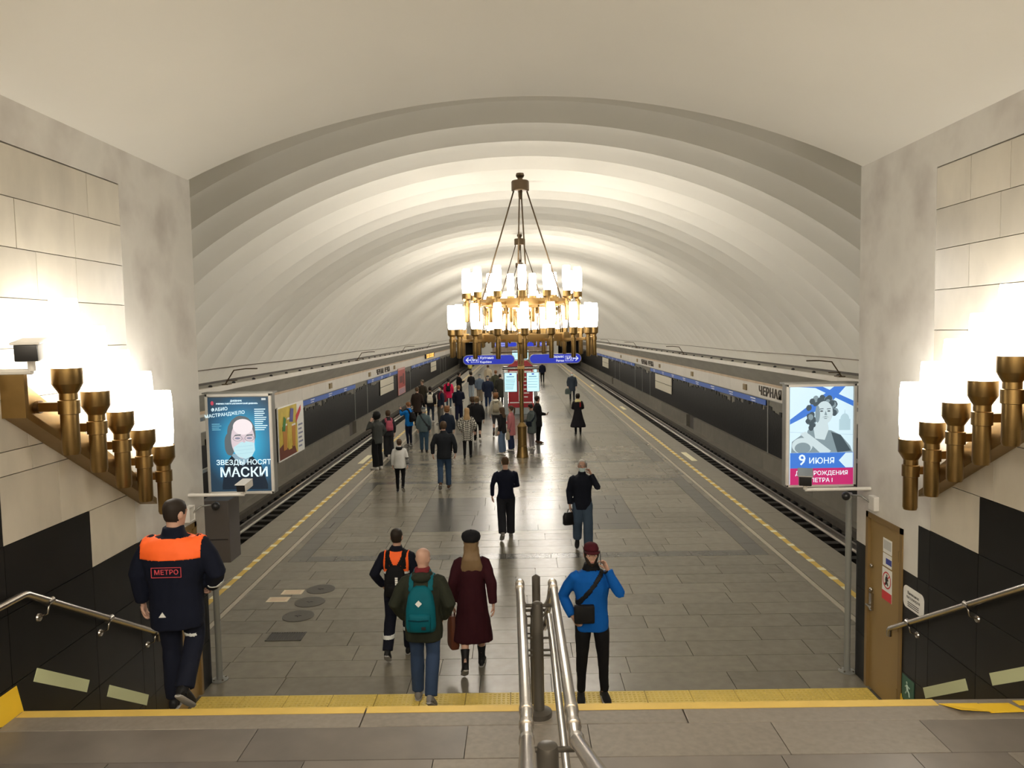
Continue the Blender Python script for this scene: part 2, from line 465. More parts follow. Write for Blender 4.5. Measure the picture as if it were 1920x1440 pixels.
# --- track walls, ledges, tracks
FR = {1: dict(posts=(27.97, 53.24, 56.59, 60.1, 69.37, 72.58), blue=((28.1, 52.8), (60.2, 88.8)), boards=((45.5, 50.8), (77.6, 83.0)), sq=(30.72, 40.13, 49.43, 58.81, 68.16), gap=(39.5, 41.2, 73.3, 74.3), txt=((29.3, 22.0), (56.8, 51.67))),
      -1: dict(posts=(40.98, 44.33, 61.99, 85.82, 89.03, 92.08), blue=((30.9, 40.97), (44.38, 55.35), (62.68, 85.1)), boards=((48.3, 53.35), (76.1, 81.0)), sq=(35.61, 45.04, 54.03), gap=(39.0, 40.6), txt=((47.28, 52.16),))}
TW = 9.0
for s, side in ((-1, 'left'), (1, 'right')):
    cfg = FR[s]
    tw = structure('wall_'+side+'.002'); tw.name = 'wall_'+side
    MB().box(s*(TW+.05), s*(TW+.5), YP-6, Y1, -1.4, 3.4).build('wall_core', core_m, tw)
    # cornice ledge with sloping soffit
    lt = structure('trim_%d' % (1 if s < 0 else 2)); pt = structure('trim_%d' % (3 if s < 0 else 4))
    MB().prism([(s*8.62, 2.66), (s*8.62, 2.79), (s*9.3, 2.86), (s*9.3, 2.12), (s*8.97, 2.12)], 'y', YP, Y1).build('soffit', concrete, lt)
    mbl = MB()
    yy = YP
    while yy < Y1:
        e = min(yy+3.0, Y1)
        (MB() if yy < 60 else mbl).box(s*8.60, s*8.75, yy+.004, e-.004, 2.655, 2.80).build('ledge_beam', fascia_m, lt) if yy < 60 else mbl.box(s*8.60, s*8.75, yy+.004, e-.004, 2.655, 2.80)
        yy = e
    mbl.build('far_ledge_beam', fascia_m, lt, kind='stuff')
    MB().box(s*8.93, s*9.02, YP, Y1, 2.06, 2.14).build('rusty_cornice', rust_line, lt)
    mbl = MB(); yy = 12.0
    while yy < Y1:
        e = min(yy+1.9, Y1)
        if yy < 62: MB().box(s*8.95, s*9.06, yy+.004, e-.004, 1.56, 2.07).build('fascia_panel', fascia_m, tw)
        else: mbl.box(s*8.95, s*9.06, yy+.004, e-.004, 1.56, 2.07)
        yy = e
    mbl.build('far_fascia_panels', fascia_m, tw, kind='stuff')
    MB().box(s*8.95, s*9.06, YP, 12.0, 1.56, 2.07).build('fascia_panel', fascia_m, tw)
    MB().box(s*8.97, s*9.03, YP, Y1, 1.53, 1.57).build('metal_trim', grey_metal, tw)
    # grey backing band and dark relief with a ragged top, split at the metal strips
    edges = [YP]+sorted(cfg['posts'])+[Y1]
    for a, b_ in zip(edges, edges[1:]):
        MB().box(s*9.0, s*9.06, a+.02, b_-.02, -.42, 1.54).build('backing_panel', backing_m, tw)
        pts = [(a+.06, -.40)]; yy = a+.06; 
        pts.append((yy, 1.2))
        while yy < b_-.25:
            stp = random.uniform(.10, .32)
            h = 1.24+random.uniform(-.16, .10)+.08*math.sin(yy*.9)
            pts += [(yy, h), (min(yy+stp, b_-.06), h+random.uniform(-.03, .03))]; yy += stp
        pts += [(b_-.06, pts[-1][1]), (b_-.06, -.40)]
        m_ = MB()
        for i in range(1, len(pts)-2):
            (ya, za), (yb, zb) = pts[i], pts[i+1]
            if yb-ya < 1e-4: continue
            x0 = 8.972
            m_.prism([(ya, -.40), (yb, -.40), (yb, zb), (ya, za)], 'x', s*x0, s*9.01)
        m_.build('dark_relief', dark_panel_m, tw)
    for py in cfg['posts']:
        MB().box(s*8.955, s*9.02, py-.045, py+.045, -.42, 1.53).build('metal_strip', grey_metal, tw)
    # plinth in slabs, with the gap(s)
    yy = YP; mbl = MB()
    while yy < Y1:
        e = min(yy+2.4, Y1)
        for g in cfg['gap'][::2]:
            g1 = cfg['gap'][cfg['gap'].index(g)+1]
            if yy < g < e: e = g
            if abs(yy-g) < 1e-6: yy = g1; e = min(yy+2.4, Y1)
        bx = (s*8.86, s*9.06, yy+.006, e-.006, -1.28, -.42)
        if yy < 62: MB().box(*bx).build('plinth_slab', plinth_m, pt)
        else: mbl.box(*bx)
        yy = e
    mbl.build('far_plinth_slabs', plinth_m, pt, kind='stuff')
    # wire along the vault above the ledge
    pts = [(s*9.0, y_, 3.28+.02*math.sin(y_*.35)) for y_ in range(10, 112, 3)]
    MB().tube([(s*(math.sqrt(VR**2-(z-VC)**2)-.05), y_, z) for _, y_, z in pts], .012, 5).build('vault_cable', bronze_dark, lt)
    # track bed, sleepers, rails
    bed = structure('floor'); 
    MB().box(s*5.45, s*9.06, YP-6, Y1+6, -1.5, -1.16).build('track_bed', bed_m, bed)
    MB().box(s*8.1, s*8.9, YP-6, Y1+6, -1.17, -1.05).build('side_channel', plinth_m, bed)
    tr = thing('railway_track', 'running rails on dark sleepers below the '+side+' platform edge', 'track', (s*6.84, 0, -1.16), group='railway tracks')
    sl = MB().cbox(-1.25, 1.25, -.12, .12, 0, .14, .015).mesh('sleeper', sleeper_m)
    for i in range(110): link('sleeper', sl, tr, loc=(0, 9.6+i*.62, 0))
    sf = MB()
    for i in range(110, 165): sf.box(-1.25, 1.25, 9.6+i*.62-.12, 9.6+i*.62+.12, 0, .14)
    sf.build('far_sleepers', sleeper_m, tr, kind='stuff')
    prof = [(-.07, .14), (.07, .14), (.07, .16), (.015, .18), (.012, .27), (.036, .29), (.036, .32), (-.036, .32), (-.036, .29), (-.012, .27), (-.015, .18), (-.07, .16)]
    for rx in (-.76, .76): MB().prism([(rx+a, c) for a, c in prof], 'y', YP-6, Y1+6).build('rail', rail_m, tr)
    # contact rail guard along the wall side
    MB().box(s*8.02-s*6.84-.07, s*8.02-s*6.84+.07, YP-6, Y1, .22, .38).build('contact_rail_cover', bed_m, tr)
    fix = MB()
    # little dark lamps and bent arms standing on the ledge
    i = 0; yy = 12.5
    while yy < 70:
        MB().lathe([(.05, 0), (.06, .03), (.03, .06)], (0, 0, 0), 8).build('ledge_bolt', black_plastic, lt, loc=(s*8.72, yy, 2.80)); yy += 1.75
# lamp arms
ARMS = {1: (21.0, 40.9, 57.0, 73.8), -1: (22.3, 40.5, 55.9, 71.4)}
for s in (-1, 1):
    sd = 'left' if s < 0 else 'right'
    for i, yy in enumerate(ARMS[s]):
        a = thing('ledge_arm', ('nearest', 'second', 'third', 'farthest')[i]+' thin bent metal arm standing on the '+sd+' ledge above the track', 'bracket', (s*8.66, yy, 2.80), group='bent arms on the ledges')
        MB().tube([(0, 0, 0), (-s*.02, .0, .05), (-s*.05, .42, .50), (-s*.32, .55, .56), (-s*.72, .7, .55)] if False else [(0, 0, 0), (0, -.10, .03), (-s*.26, -.10, .42), (-s*.60, -.10, .46), (-s*.95, -.10, .46)], .018, 6).build('bent_tube', bronze_dark, a)
        MB().box(-.09, .09, -.16, .16, 0, .03).tube([(-.02*s, -.1, .12), (-s*.35, -.1, .13)], .012, 5).build('foot_plate', bronze_dark, a)
# far end wall
fe = structure('wall_back')
MB().box(-5.6, 5.6, Y1, Y1+.4, -.3, 8).box(-9.4, -5.6, Y1, Y1+.4, 2.7, 8).box(5.6, 9.4, Y1, Y1+.4, 2.7, 8).build('end_wall', plaster, fe)
for i in range(-4, 4):
    for j in range(4):
        MB().box(i*1.0+.01, i*1.0+.99, Y1-.06, Y1, j*.9+.01, j*.9+.89).build('brown_panel', brown_marble, fe)
for s in (-1, 1):
    MB().box(s*9.3, s*9.0, Y1, Y1+8, -1.5, 3).box(s*5.6, s*5.3, Y1+.4, Y1+8, -1.5, 3).box(s*5.4, s*9.2, Y1+8, Y1+8.2, -1.5, 3).box(s*5.4, s*9.2, Y1+.3, Y1+8, 2.7, 3).build('tunnel_lining', core_m, fe)
    MB().box(s*9.3, s*9.0, YP-6, YP-.2, -1.5, 3.4).box(s*5.9, s*5.6, YP-6, YP-.2, -1.5, 3.4).box(s*5.6, s*9.3, YP-6.2, YP-6, -1.5, 3.4).box(s*5.6, s*9.3, YP-6, YP-.2, 3.3, 3.6).build('tunnel_lining', core_m, wn)
# ------------------------------------------------------------------ chandeliers
SHADE = [(.062, 0), (.078, .03), (.092, .20), (.095, .33), (.088, .48), (.078, .55), (.0, .552)]
shade_me = MB().lathe(SHADE, seg=14).mesh('glass_shade', glass_lamp, smooth=45)
HOLD = [(.0, -.66), (.045, -.655), (.052, -.63), (.052, -.30), (.062, -.295), (.062, -.22), (.050, -.215), (.050, -.17), (.093, -.13), (.096, -.02), (.098, 0), (.075, .0), (.07, -.01)]
def holder_mesh(arm):
    m = MB().lathe(HOLD, seg=12); m.box(-.03, .03, -arm, -.04, -.285, -.235); return m.mesh('lamp_holder', bronze, smooth=35)
hold_me = holder_mesh(.42)
def poly8(mb, R, zc, hh, ww, blocks=True, n=8):
    P = [(R*math.sin(2*PI*i/n), R*math.cos(2*PI*i/n)) for i in range(n)]
    for i in range(n):
        a, b_ = Vector((*P[i], zc)), Vector((*P[(i+1) % n], zc)); d = (b_-a); L = d.length; ang = math.atan2(d.y, d.x)
        mt = Matrix.Translation((a+b_)/2) @ Matrix.Rotation(ang, 4, 'Z')
        mb.box(-L/2, L/2, -ww/2, ww/2, -hh/2, hh/2, mt); mb.box(-L/2, L/2, -ww/2-.012, ww/2+.012, -hh/2-.012, -hh/2+.02, mt)
        if blocks:
            mt = Matrix.Translation(a) @ Matrix.Rotation(-2*PI*i/n, 4, 'Z'); mb.box(-.10, .10, -.06, .06, -hh/2-.03, hh/2+.03, mt)
def chandelier_frame(kind):
    mb = MB()
    if kind == 'upper':
        poly8(mb, 1.0, 4.87, .15, .07)
        for i in range(4):
            mt = Matrix.Translation((0, 0, 4.87)) @ Matrix.Rotation(PI*i/4, 4, 'Z'); mb.box(-1.0, 1.0, -.025, .025, -.04, .04, mt)
        mb.lathe([(0, -.12), (.14, -.12), (.14, .1), (0, .12)], (0, 0, 4.87), 16)
    else:
        poly8(mb, 1.32, 4.06, .15, .07)
        for i in range(4):
            mt = Matrix.Translation((0, 0, 4.06)) @ Matrix.Rotation(PI*i/4, 4, 'Z'); mb.box(-1.32, 1.32, -.025, .025, -.04, .04, mt)
        mb.lathe([(0, -.16), (.1, -.16), (.14, -.1), (.14, .1), (0, .12)], (0, 0, 4.06), 16)
    return mb
def chandelier(y, label, full, group):
    t = thing('chandelier', label, 'chandelier', (0, y, 0), 0, group)
    if full is None:
        return t
    MB().lathe([(0, 7.86), (.085, 7.85), (.10, 7.80), (.085, 7.76), (.06, 7.74), (.06, 7.69), (.19, 7.68), (.205, 7.66), (.205, 7.46), (.19, 7.44), (.05, 7.43), (.045, 7.32), (.03, 7.26), (0, 7.25)][::-1], seg=20).build('ceiling_canopy', bronze_dark, t, smooth=35)
    for i in range(4):
        a = PI/4*0+i*PI/2+.12
        MB().tube([(.15*math.cos(a), .15*math.sin(a), 7.46), (.95*math.cos(a), .95*math.sin(a), 4.9)], .019, 6).build('suspension_rod', bronze_dark, t, smooth=True)
    chandelier_frame('upper').build('upper_ring', bronze, t); chandelier_frame('lower').build('lower_ring', bronze, t)
    m = MB()
    for i in range(8):
        a = i*PI/4+PI/8; m.tube([(1.0*math.cos(a), 1.0*math.sin(a), 4.02), (.94*math.cos(a), .94*math.sin(a), 4.84)], .018, 6)
    m.build('ring_struts', bronze, t, smooth=True)
    for (nn, R, zt, ph) in ((18, 1.67, 4.27, .02), (15, 1.33, 5.09, 0.)):
        for i in range(nn):
            a = ph+2*PI*i/nn; x, yy = R*math.sin(a), -R*math.cos(a)
            if full:
                h = link('lamp_holder', hold_me, t, loc=(x, yy, zt)); h.rotation_euler = (0, 0, a+PI)
                link('glass_shade', shade_me, h)
    if not full:
        a_, b_ = MB(), MB()
        for (nn, R, zt, ph) in ((18, 1.67, 4.27, .02), (15, 1.33, 5.09, 0.)):
            for i in range(nn):
                a = ph+2*PI*i/nn; c = (R*math.sin(a), -R*math.cos(a), zt)
                a_.lathe([(.05, -.66), (.05, -.17), (.096, -.13), (.096, 0)], c, 6); b_.lathe([(.07, 0), (.094, .2), (.094, .35), (.08, .55)], c, 8)
        a_.build('lamp_holders', bronze, t, kind='stuff', smooth=35); b_.build('glass_shades', glass_lamp, t, kind='stuff', smooth=35)
    return t
CH = [18.04, 29.2, 39.5, 49.8, 60.2, 70.6, 81.0, 91.4, 101.6]
NM = ['nearest two-tier bronze ring chandelier with glowing white glass tubes', 'second chandelier in line, its small canopy just below the first one', 'third chandelier in line down the hall, partly behind the first two',
      'fourth chandelier in line down the vaulted hall', 'fifth chandelier in line, mostly hidden by the nearer ones', 'sixth chandelier in line, tiny behind the nearer ones', 'seventh chandelier in line, tiny behind the nearer ones', 'last but one chandelier in line at the far end', 'last chandelier in line before the far end wall']
for i, yy in enumerate(CH): chandelier(yy, NM[i], i < 3, 'ring chandeliers along the vault' if i < 5 else 'far ring chandeliers')

# ------------------------------------------------------------------ stepped wall lamps
SC_SH = [(.088, 0), (.10, .02), (.108, .15), (.108, .35), (.103, .48), (.096, .535), (0, .538)]
SC_HO = [(0, -.68), (.058, -.675), (.066, -.65), (.066, -.36), (.078, -.355), (.078, -.25), (.066, -.245), (.066, -.195), (.110, -.125), (.112, -.12), (.112, 0), (.09, 0), (.085, -.02)]
sc_sh = MB().lathe(SC_SH, seg=20).mesh('glass_shade', glass_sconce, smooth=45)
for s, side, y0, dy, z0 in ((-1, 'left', 5.91, .378, 3.98), (1, 'right', 5.76, .366, 3.95)):
    t = thing('wall_lamp', 'bronze stepped wall lamp with five glowing glass tubes on the '+side+' marble wall', 'lamp', (s*W, y0, 0), group='stepped wall lamps')
    # sloping channel beam with a lip
    ya, yb = -.32, dy*4+.1
    za = z0-.33+.32*.56; zb = za-(yb-ya)*.56
    bm_ = MB()
    bm_.prism([(ya, za-.16), (yb, zb-.16), (yb, zb+.04), (ya, za+.16)][::1], 'x', 0, -s*.05)
    bm_.build('wall_beam', bronze, t)
    bm_ = MB(); bm_.prism([(ya, za-.20), (yb, zb-.20), (yb, zb-.14), (ya, za-.14)], 'x', 0, -s*.17)
    bm_.build('beam_lip', bronze, t)
    bm_ = MB(); bm_.box(0, -s*.18, ya-.02, ya+.02, za-.2, za+.16); bm_.build('beam_end', bronze, t)
    for i in range(5):
        zc = z0-i*(.83/4)
        MB().lathe([(0, 0), (.05, .0), (.05, .03), (0, .03)], (0, 0, 0), 14, Matrix.Translation((-s*.05, i*dy, zc-.30)) @ Matrix.Rotation(-s*PI/2, 4, 'Y')).build('wall_rosette', bronze_dark, t, smooth=35)
        h = MB().lathe(SC_HO, seg=20)
        h.box(0, s*.30, -.035, .035, -.335, -.265)
        ho = h.build('lamp_holder', bronze, t, smooth=22); ho.location = (-s*.30, i*dy, zc)
        link('glass_shade', sc_sh, ho)

# ------------------------------------------------------------------ wall handrails
for s, side in ((-1, 'left'), (1, 'right')):
    t = thing('wall_handrail', 'polished steel handrail on the black '+side+' stair wall', 'handrail', (s*(W-.09), 5.57, 2.31), group='wall handrails')
    ye = 7.57 if s < 0 else 8.0
    sl = -.55
    pts = [(0, -1.9, 0), (0, -.02, 0), (0, .02, -.008), (0, ye-5.57, sl*(ye-5.57)), (0, ye-5.57+.02, sl*(ye-5.57)-.02), (0, ye-5.57+.02, sl*(ye-5.57)-.09)]
    MB().tube(pts, .027, 12).build('rail_tube', steel, t, smooth=40)
    for yy in ((.28, 1.12, 1.95, -1.2) if s < 0 else (1.05, 2.05, .1, -1.2)):
        z = sl*max(yy, 0)
        MB().tube([(0, yy, z-.02), (s*.02, yy, z-.10), (s*.088, yy, z-.13)], .008, 6).build('rail_bracket', steel, t, smooth=True)
        MB().lathe([(0, 0), (.035, 0), (.03, .012), (0, .015)], (0, 0, 0), 12, Matrix.Translation((s*.09, yy, z-.13)) @ Matrix.Rotation(-s*PI/2, 4, 'Y')).build('bracket_plate', steel, t, smooth=35)
        MB().lathe([(0, -.035), (.031, -.035), (.031, .035), (0, .035)], (0, 0, 0), 12, Matrix.Translation((0, yy, z)) @ Matrix.Rotation(PI/2, 4, 'X')).build('rail_sleeve', steel, t, smooth=35)

# ------------------------------------------------------------------ centre handrail
t = thing('centre_handrail', 'twin polished steel handrail on dark posts down the middle of the stairs', 'handrail', (.01, 5.42, LZ))
def rel(p): return (p[0]-.01, p[1]-5.42, p[2]-LZ)
for s in (-1, 1):
    x = .01+s*.125
    z1 = 2.27
    xn = x+(.03 if s < 0 else 0)
    top = [(xn, 1.0, z1+.13+2.26*.44), (xn, 3.26, z1+.13), (xn, 3.34, z1+.10), (xn, 3.6, z1+.09), (x, 5.78, z1-.0), (x, 5.84, z1-.03)]
    MB().tube([rel(p) for p in top], .031, 14).build('upper_rail', steel, t, smooth=40)
    x2 = .01+s*.095
    mid = [(x2, 1.0, z1-.14+2.26*.44), (x2, 3.26, z1-.14), (x2, 3.34, z1-.17), (x2, 5.72, z1-.24)]
    MB().tube([rel(p) for p in mid], .022, 12).build('middle_rail', steel, t, smooth=40)
    dn = [(x, 5.84, z1-.03), (x, 8.0, z1-.03-2.16*.56)]
    MB().tube([rel(p) for p in dn], .027, 12).build('lower_rail', steel, t, smooth=40)
    for (yy, zz) in ((3.26, z1+.13), (3.46, z1+.095), (3.62, z1+.088), (5.75, z1+.0), (5.62, z1+.007)):
        MB().lathe([(.0, -.02), (.036, -.02), (.036, .02), (0, .02)], (0, 0, 0), 14, Matrix.Translation(rel((xn if yy < 4 else x, yy, zz))) @ Matrix.Rotation(PI/2-.06, 4, 'X')).build('rail_collar', steel, t, smooth=35)
    for k in range(4):
        yy = 6.1+.5*k; zz = z1-.03-(yy-5.84)*.56
        MB().tube([rel((.01, yy, zz-.12)), rel((x*.6, yy, zz-.12)), rel((x, yy, zz-.02))], .010, 6).build('rail_bracket', steel_dark, t, smooth=True)
for (yy, zb, zt, r) in ((5.42, LZ, 2.25, .041), (3.42, LZ, 2.30, .052), (5.80, LZ-RIS, 2.33, .032), (7.6, 0.156, 1.25, .04), (6.7, LZ-RIS*4, 1.74, .04)):
    MB().lathe([(0, 0), (.095, 0), (.095, .035), (.06, .045), (r, .05), (r, zt-zb-.03), (r*.9, zt-zb-.01), (r*.4, zt-zb), (0, zt-zb)] if r > .035 else [(0, 0), (r, 0), (r, zt-zb-.02), (0, zt-zb)], rel((.01, yy, zb)), 16).build('post', steel_dark, t, smooth=35)
    if r > .035:
        MB().tube([rel((-.115, yy, zt-.03)), rel((.135, yy, zt-.03))], .014, 8).build('cross_bar', steel_dark, t, smooth=True)
        if yy > 5 and yy < 6:
            for dz in (.27, .36, .40): MB().tube([rel((-.10, yy, zt-dz)), rel((.12, yy, zt-dz))], .009, 8).build('cross_bar', steel_dark, t, smooth=True)
# upper pair of rails carries on to the stairs behind the camera

# ------------------------------------------------------------------ doors in the side walls, signs, strips
for s, side in ((1, 'right'), (-1, 'left')):
    d = structure('door_'+('1' if s > 0 else '2'))
    x = s*W
    MB().box(x+s*.02, x+s*.06, 7.93, 8.77, 0, 2.06).build('door_leaf', door_m, d)
    f_ = MB().box(x-s*.015, x+s*.05, 7.93, 7.985, 0, 2.06).box(x-s*.015, x+s*.05, 8.715, 8.77, 0, 2.06).box(x-s*.015, x+s*.05, 7.93, 8.77, 2.0, 2.06)
    f_.build('door_frame', door_edge, d)
    h = MB().box(x-s*.01, x+s*.02, 8.62, 8.68, .93, 1.13); h.tube([(x-s*.0, 8.65, 1.0), (x-s*.055, 8.65, 1.0), (x-s*.055, 8.52, 1.0)], .010, 8); h.build('door_handle', steel, d, smooth=35)
    MB().ell((x, 8.65, 1.17), (.02, .03, .03)).build('lock_cover', steel, d, smooth=True)
    MB().ell((x, 8.65, 1.45), (.015, .025, .025)).build('key_cylinder', steel, d, smooth=True)
    for z in (.25, 1.0, 1.75): MB().cbox(x-s*.02, x+s*.015, 7.975, 8.0, z-.06, z+.06, .004).build('hinge', door_edge, d)
    if s > 0:
        rot = (PI/2, 0, -PI/2)
        stk = thing('door_sticker', 'white paper notice stuck high on the brown steel door', 'sticker', (x+.018, 8.31, 1.78), group='door stickers')
        MB().box(-.002, .001, -.10, .10, -.09, .07).build('paper', white_p, stk)
        MB().box(-.003, -.002, -.085, .085, -.05, .05).build('grey_print', M('pale_print', (.55, .56, .55), .6), stk)
        stk = thing('door_sticker', 'small white and blue label under the top notice on the brown door', 'sticker', (x+.018, 8.31, 1.61), group='door stickers')
        MB().box(-.002, .001, -.10, .10, -.07, .07).build('paper', white_p, stk)
        MB().box(-.003, -.002, -.10, .03, -.04, .025).build('blue_print', M('navy_print', (.05, .07, .35), .5), stk)
        stk = thing('no_entry_sticker', 'white and red no-entry pictogram sticker on the brown door', 'sign', (x+.018, 8.31, 1.36))
        MB().box(-.002, .001, -.11, .11, -.20, .16).build('paper', white_p, stk)
        MB().box(-.003, -.002, -.11, .11, -.20, -.10).build('red_band', red_p, stk)
        rg = MB()
        for i in range(28):
            a, b_ = 2*PI*i/28, 2*PI*(i+1)/28
            rg.add([(-.004, math.cos(a)*r, .03+math.sin(a)*r) for r in (.08, .095)]+[(-.004, math.cos(b_)*r, .03+math.sin(b_)*r) for r in (.08, .095)], [(0, 1, 3, 2)])
        rg.add([(-.004, -.062, .085), (-.004, -.052, .095), (-.004, .062, -.025), (-.004, .052, -.035)], [(0, 1, 2, 3)])
        rg.build('prohibition_ring', red_p, stk)
        MB().ell((-.004, 0, .085), (.001, .014, .014), 8, 6).tube([(-.004, 0, .07), (-.004, 0, .02)], .014, 6).tube([(-.004, 0, .02), (-.004, .025, -.025)], .008, 5).tube([(-.004, 0, .02), (-.004, -.025, -.025)], .008, 5).tube([(-.004, .03, .035), (-.004, 0, .06), (-.004, -.03, .03)], .006, 5).build('walking_figure', black_p, stk)
# round-cornered notice and exit sign on the right wall
t = thing('oval_notice', 'round-cornered white notice with small print on the black wall by the door', 'sign', (W-.001, 7.70, 1.38))
pts = []
for (cx, cz, a0) in ((.14, .055, 0), (-.14, .055, 90), (-.14, -.055, 180), (.14, -.055, 270)):
    for i in range(7):
        a = R_(a0+15*i); pts.append((cx+.06*math.cos(a), cz+.06*math.sin(a)))
MB().prism(pts, 'x', -.006, 0).build('plate', white_p, t)
text('Вниманию', .045, black_p, t, (-.007, 0, .05), (PI/2, 0, -PI/2), depth=.0005)
text('пассажиров', .045, black_p, t, (-.007, 0, .005), (PI/2, 0, -PI/2), depth=.0005)
for i in range(3): MB().box(-.0075, -.006, -.11, .11, -.05-.02*i, -.042-.02*i).build('small_print', black_p, t)
t = thing('exit_sign', 'small dark green running-man sign low on the right wall by the door', 'sign', (W-.001, 7.78, .40))
MB().box(-.004, 0, -.12, .12, -.13, .13).build('plate', M('exit_green', (.03, .12, .08), .5), t)
mg = M('exit_print', (.45, .6, .5), .5)
MB().ell((-.006, .02, .07), (.001, .015, .015), 8, 6).tube([(-.006, .015, .05), (-.006, .0, 0)], .012, 6).tube([(-.006, 0, 0), (-.006, .04, -.05)], .008, 5).tube([(-.006, 0, 0), (-.006, -.03, -.02), (-.006, -.04, -.06)], .008, 5).tube([(-.006, -.04, .03), (-.006, .01, .04), (-.006, .05, .02)], .006, 5).build('running_figure', mg, t)
photolum = M('photoluminescent', (.56, .60, .36), .6)
def strip(s, a, b_, wd, label):
    # a,b: (y,z) upper edge ends
    d = Vector((b_[0]-a[0], b_[1]-a[1])).normalized(); n_ = Vector((d.y, -d.x))*wd
    if n_.y > 0: n_ = -n_
    MB().prism([a, b_, (b_[0]+n_.x, b_[1]+n_.y), (a[0]+n_.x, a[1]+n_.y)], 'x', s*(W-.004), s*(W+.001)).build('guide_strip', photolum, None, label=label, cat='strip', group='pale guide strips on the stair walls')
strip(-1, (5.79, 1.645), (6.48, 1.225), .10, 'pale green guide strip on the left black wall, the nearer and higher one')
strip(-1, (6.79, 1.035), (7.49, .60), .10, 'pale green guide strip on the left black wall, beside the orange-shouldered man')
strip(1, (6.78, .99), (7.49, .565), .10, 'pale green guide strip on the right black wall, the lower one nearer the door')
strip(1, (5.4, 1.80), (6.43, 1.2), .10, 'pale green guide strip on the right black wall, cut by the photo edge')
MB().prism([(5.62, 1.32), (5.30, 1.415), (5.30, 1.62), (5.54, 1.62)], 'x', -(W-.004), -(W+.001)).build('yellow_mark', yellow_tape, None, label='yellow tape patch low on the left wall at the landing edge', cat='tape')
MB().prism([(7.83, 0.16), (7.95, 0.16), (7.92, .30)], 'x', (W-.006), (W+.001)).build('yellow_mark', yellow_tape, None, label='tiny yellow tape triangle at the foot of the right wall by the door', cat='tape')

# ------------------------------------------------------------------ cameras on arms
def cctv(name, label, pos, yaw, arm, size=1., tilt=.12, conduit=None, body=white_metal):
    t = thing(name, label, 'camera', pos)
    mt = Matrix.Rotation(yaw, 4, 'Z') @ Matrix.Rotation(tilt, 4, 'X') @ Matrix.Scale(size, 4)
    MB().cbox(-.065, .065, -.02, .26, -.055, .055, .014, mt).build('housing', body, t, smooth=35)
    MB().cbox(-.075, .075, -.05, .24, .048, .062, .005, mt).build('sun_hood', body, t)
    MB().cbox(-.060, .060, -.035, -.018, -.050, .045, .006, mt).build('front_glass', black_plastic, t, smooth=35)
    MB().tube([(0, .08, -.05), (0, .08, -.12)], .022, 10, mat=mt).build('swivel', white_metal, t, smooth=35)
    a0 = Vector((0, .08, -.125)); a0 = mt @ a0
    b0 = Vector(arm)-Vector(pos)
    MB().add([], []).tube([a0, Vector((b0.x, a0.y, a0.z)) if abs(b0.x) > abs(b0.y) else b0, b0], .02, 8).build('arm', white_metal, t, smooth=35)
    return t
cctv('security_camera', 'white box camera on an arm in front of the left wall lamp', (-3.38, 5.1, 4.12), .35, (-3.9, 5.2, 4.0), 1.15, tilt=.1)
cctv('security_camera', 'small white box camera in front of the mask poster', (-3.26, 8.55, 2.49), -.05, (-3.9, 8.75, 2.38), .8)
cctv('security_camera', 'small box camera with black front before the blue and crimson poster', (3.12, 8.6, 2.46), -.35, (3.92, 8.75, 2.34), 1.1, body=grey_metal)
for s, sd in ((-1, 'left'), (1, 'right')):
    t = thing('junction_box', 'small white junction box with cable under the '+sd+' camera arm', 'box', (s*(W), 8.55, 2.2), group='junction boxes')
    MB().cbox(-s*.06, 0, -.07, .07, -.08, .08, .008).build('box_body', white_metal, t)
    MB().tube([(-s*.05, .05, .0), (-s*.12, .12, .06), (-s*.2, .2, .05)], .012, 6).build('cable', grey_metal, t, smooth=True)
    MB().ell((-s*.24, .24, .03), (.05, .05, .05)).build('dome_lens', black_plastic, t, smooth=True)

# ------------------------------------------------------------------ lit poster boxes
def em(name, c, k=1.): return M(name, tuple(x*.2 for x in c), .5, emit=c, es=k)
def disc(cx, cz, rx, rz, y, seg=28, a0=0, a1=360, wob=0, seed=0):
    rnd = random.Random(seed)
    return [(cx+rx*math.cos(R_(a0+(a1-a0)*i/seg))*(1+wob*rnd.uniform(-1, 1)), y, cz+rz*math.sin(R_(a0+(a1-a0)*i/seg))*(1+wob*rnd.uniform(-1, 1))) for i in range(seg if a1-a0 >= 360 else seg+1)]
def flat(pts, name, mat, parent, th=.001):
    m = MB(); n_ = len(pts); f = pts; bck = [(p[0], p[1]+th, p[2]) for p in pts]
    m.add(f+bck, [tuple(range(n_)), tuple(range(2*n_-1, n_-1, -1))]+[(i, (i+1) % n_, (i+1) % n_+n_, i+n_) for i in range(n_)])
    return m.build(name, mat, parent)
def lightbox(name, label, cx, z0, z1, y, w_):
    t = thing(name, label, 'poster', (cx, y, z0))
    h = z1-z0; hw = w_/2
    MB().cbox(-hw, hw, .03, .16, 0, h, .008).build('case', grey_metal, t)
    fr = MB(); fw = .035
    for bx in ((-hw, -hw+fw, 0, h), (hw-fw, hw, 0, h), (-hw, hw, 0, fw), (-hw, hw, h-fw, h)): fr.cbox(bx[0], bx[1], -.005, .03, bx[2], bx[3], .006)
    fr.build('frame', white_metal, t)
    MB().box(-hw-.03, hw+.03, -.01, .17, h, h+.02).build('rain_cap', grey_metal, t)
    sx = 1 if cx > 0 else -1
    for zz in (.3, .95): MB().box(sx*(hw-.002), sx*(hw+.04), YP+.04-y, .12, zz, zz+.04).build('wall_bracket', grey_metal, t)
    return t
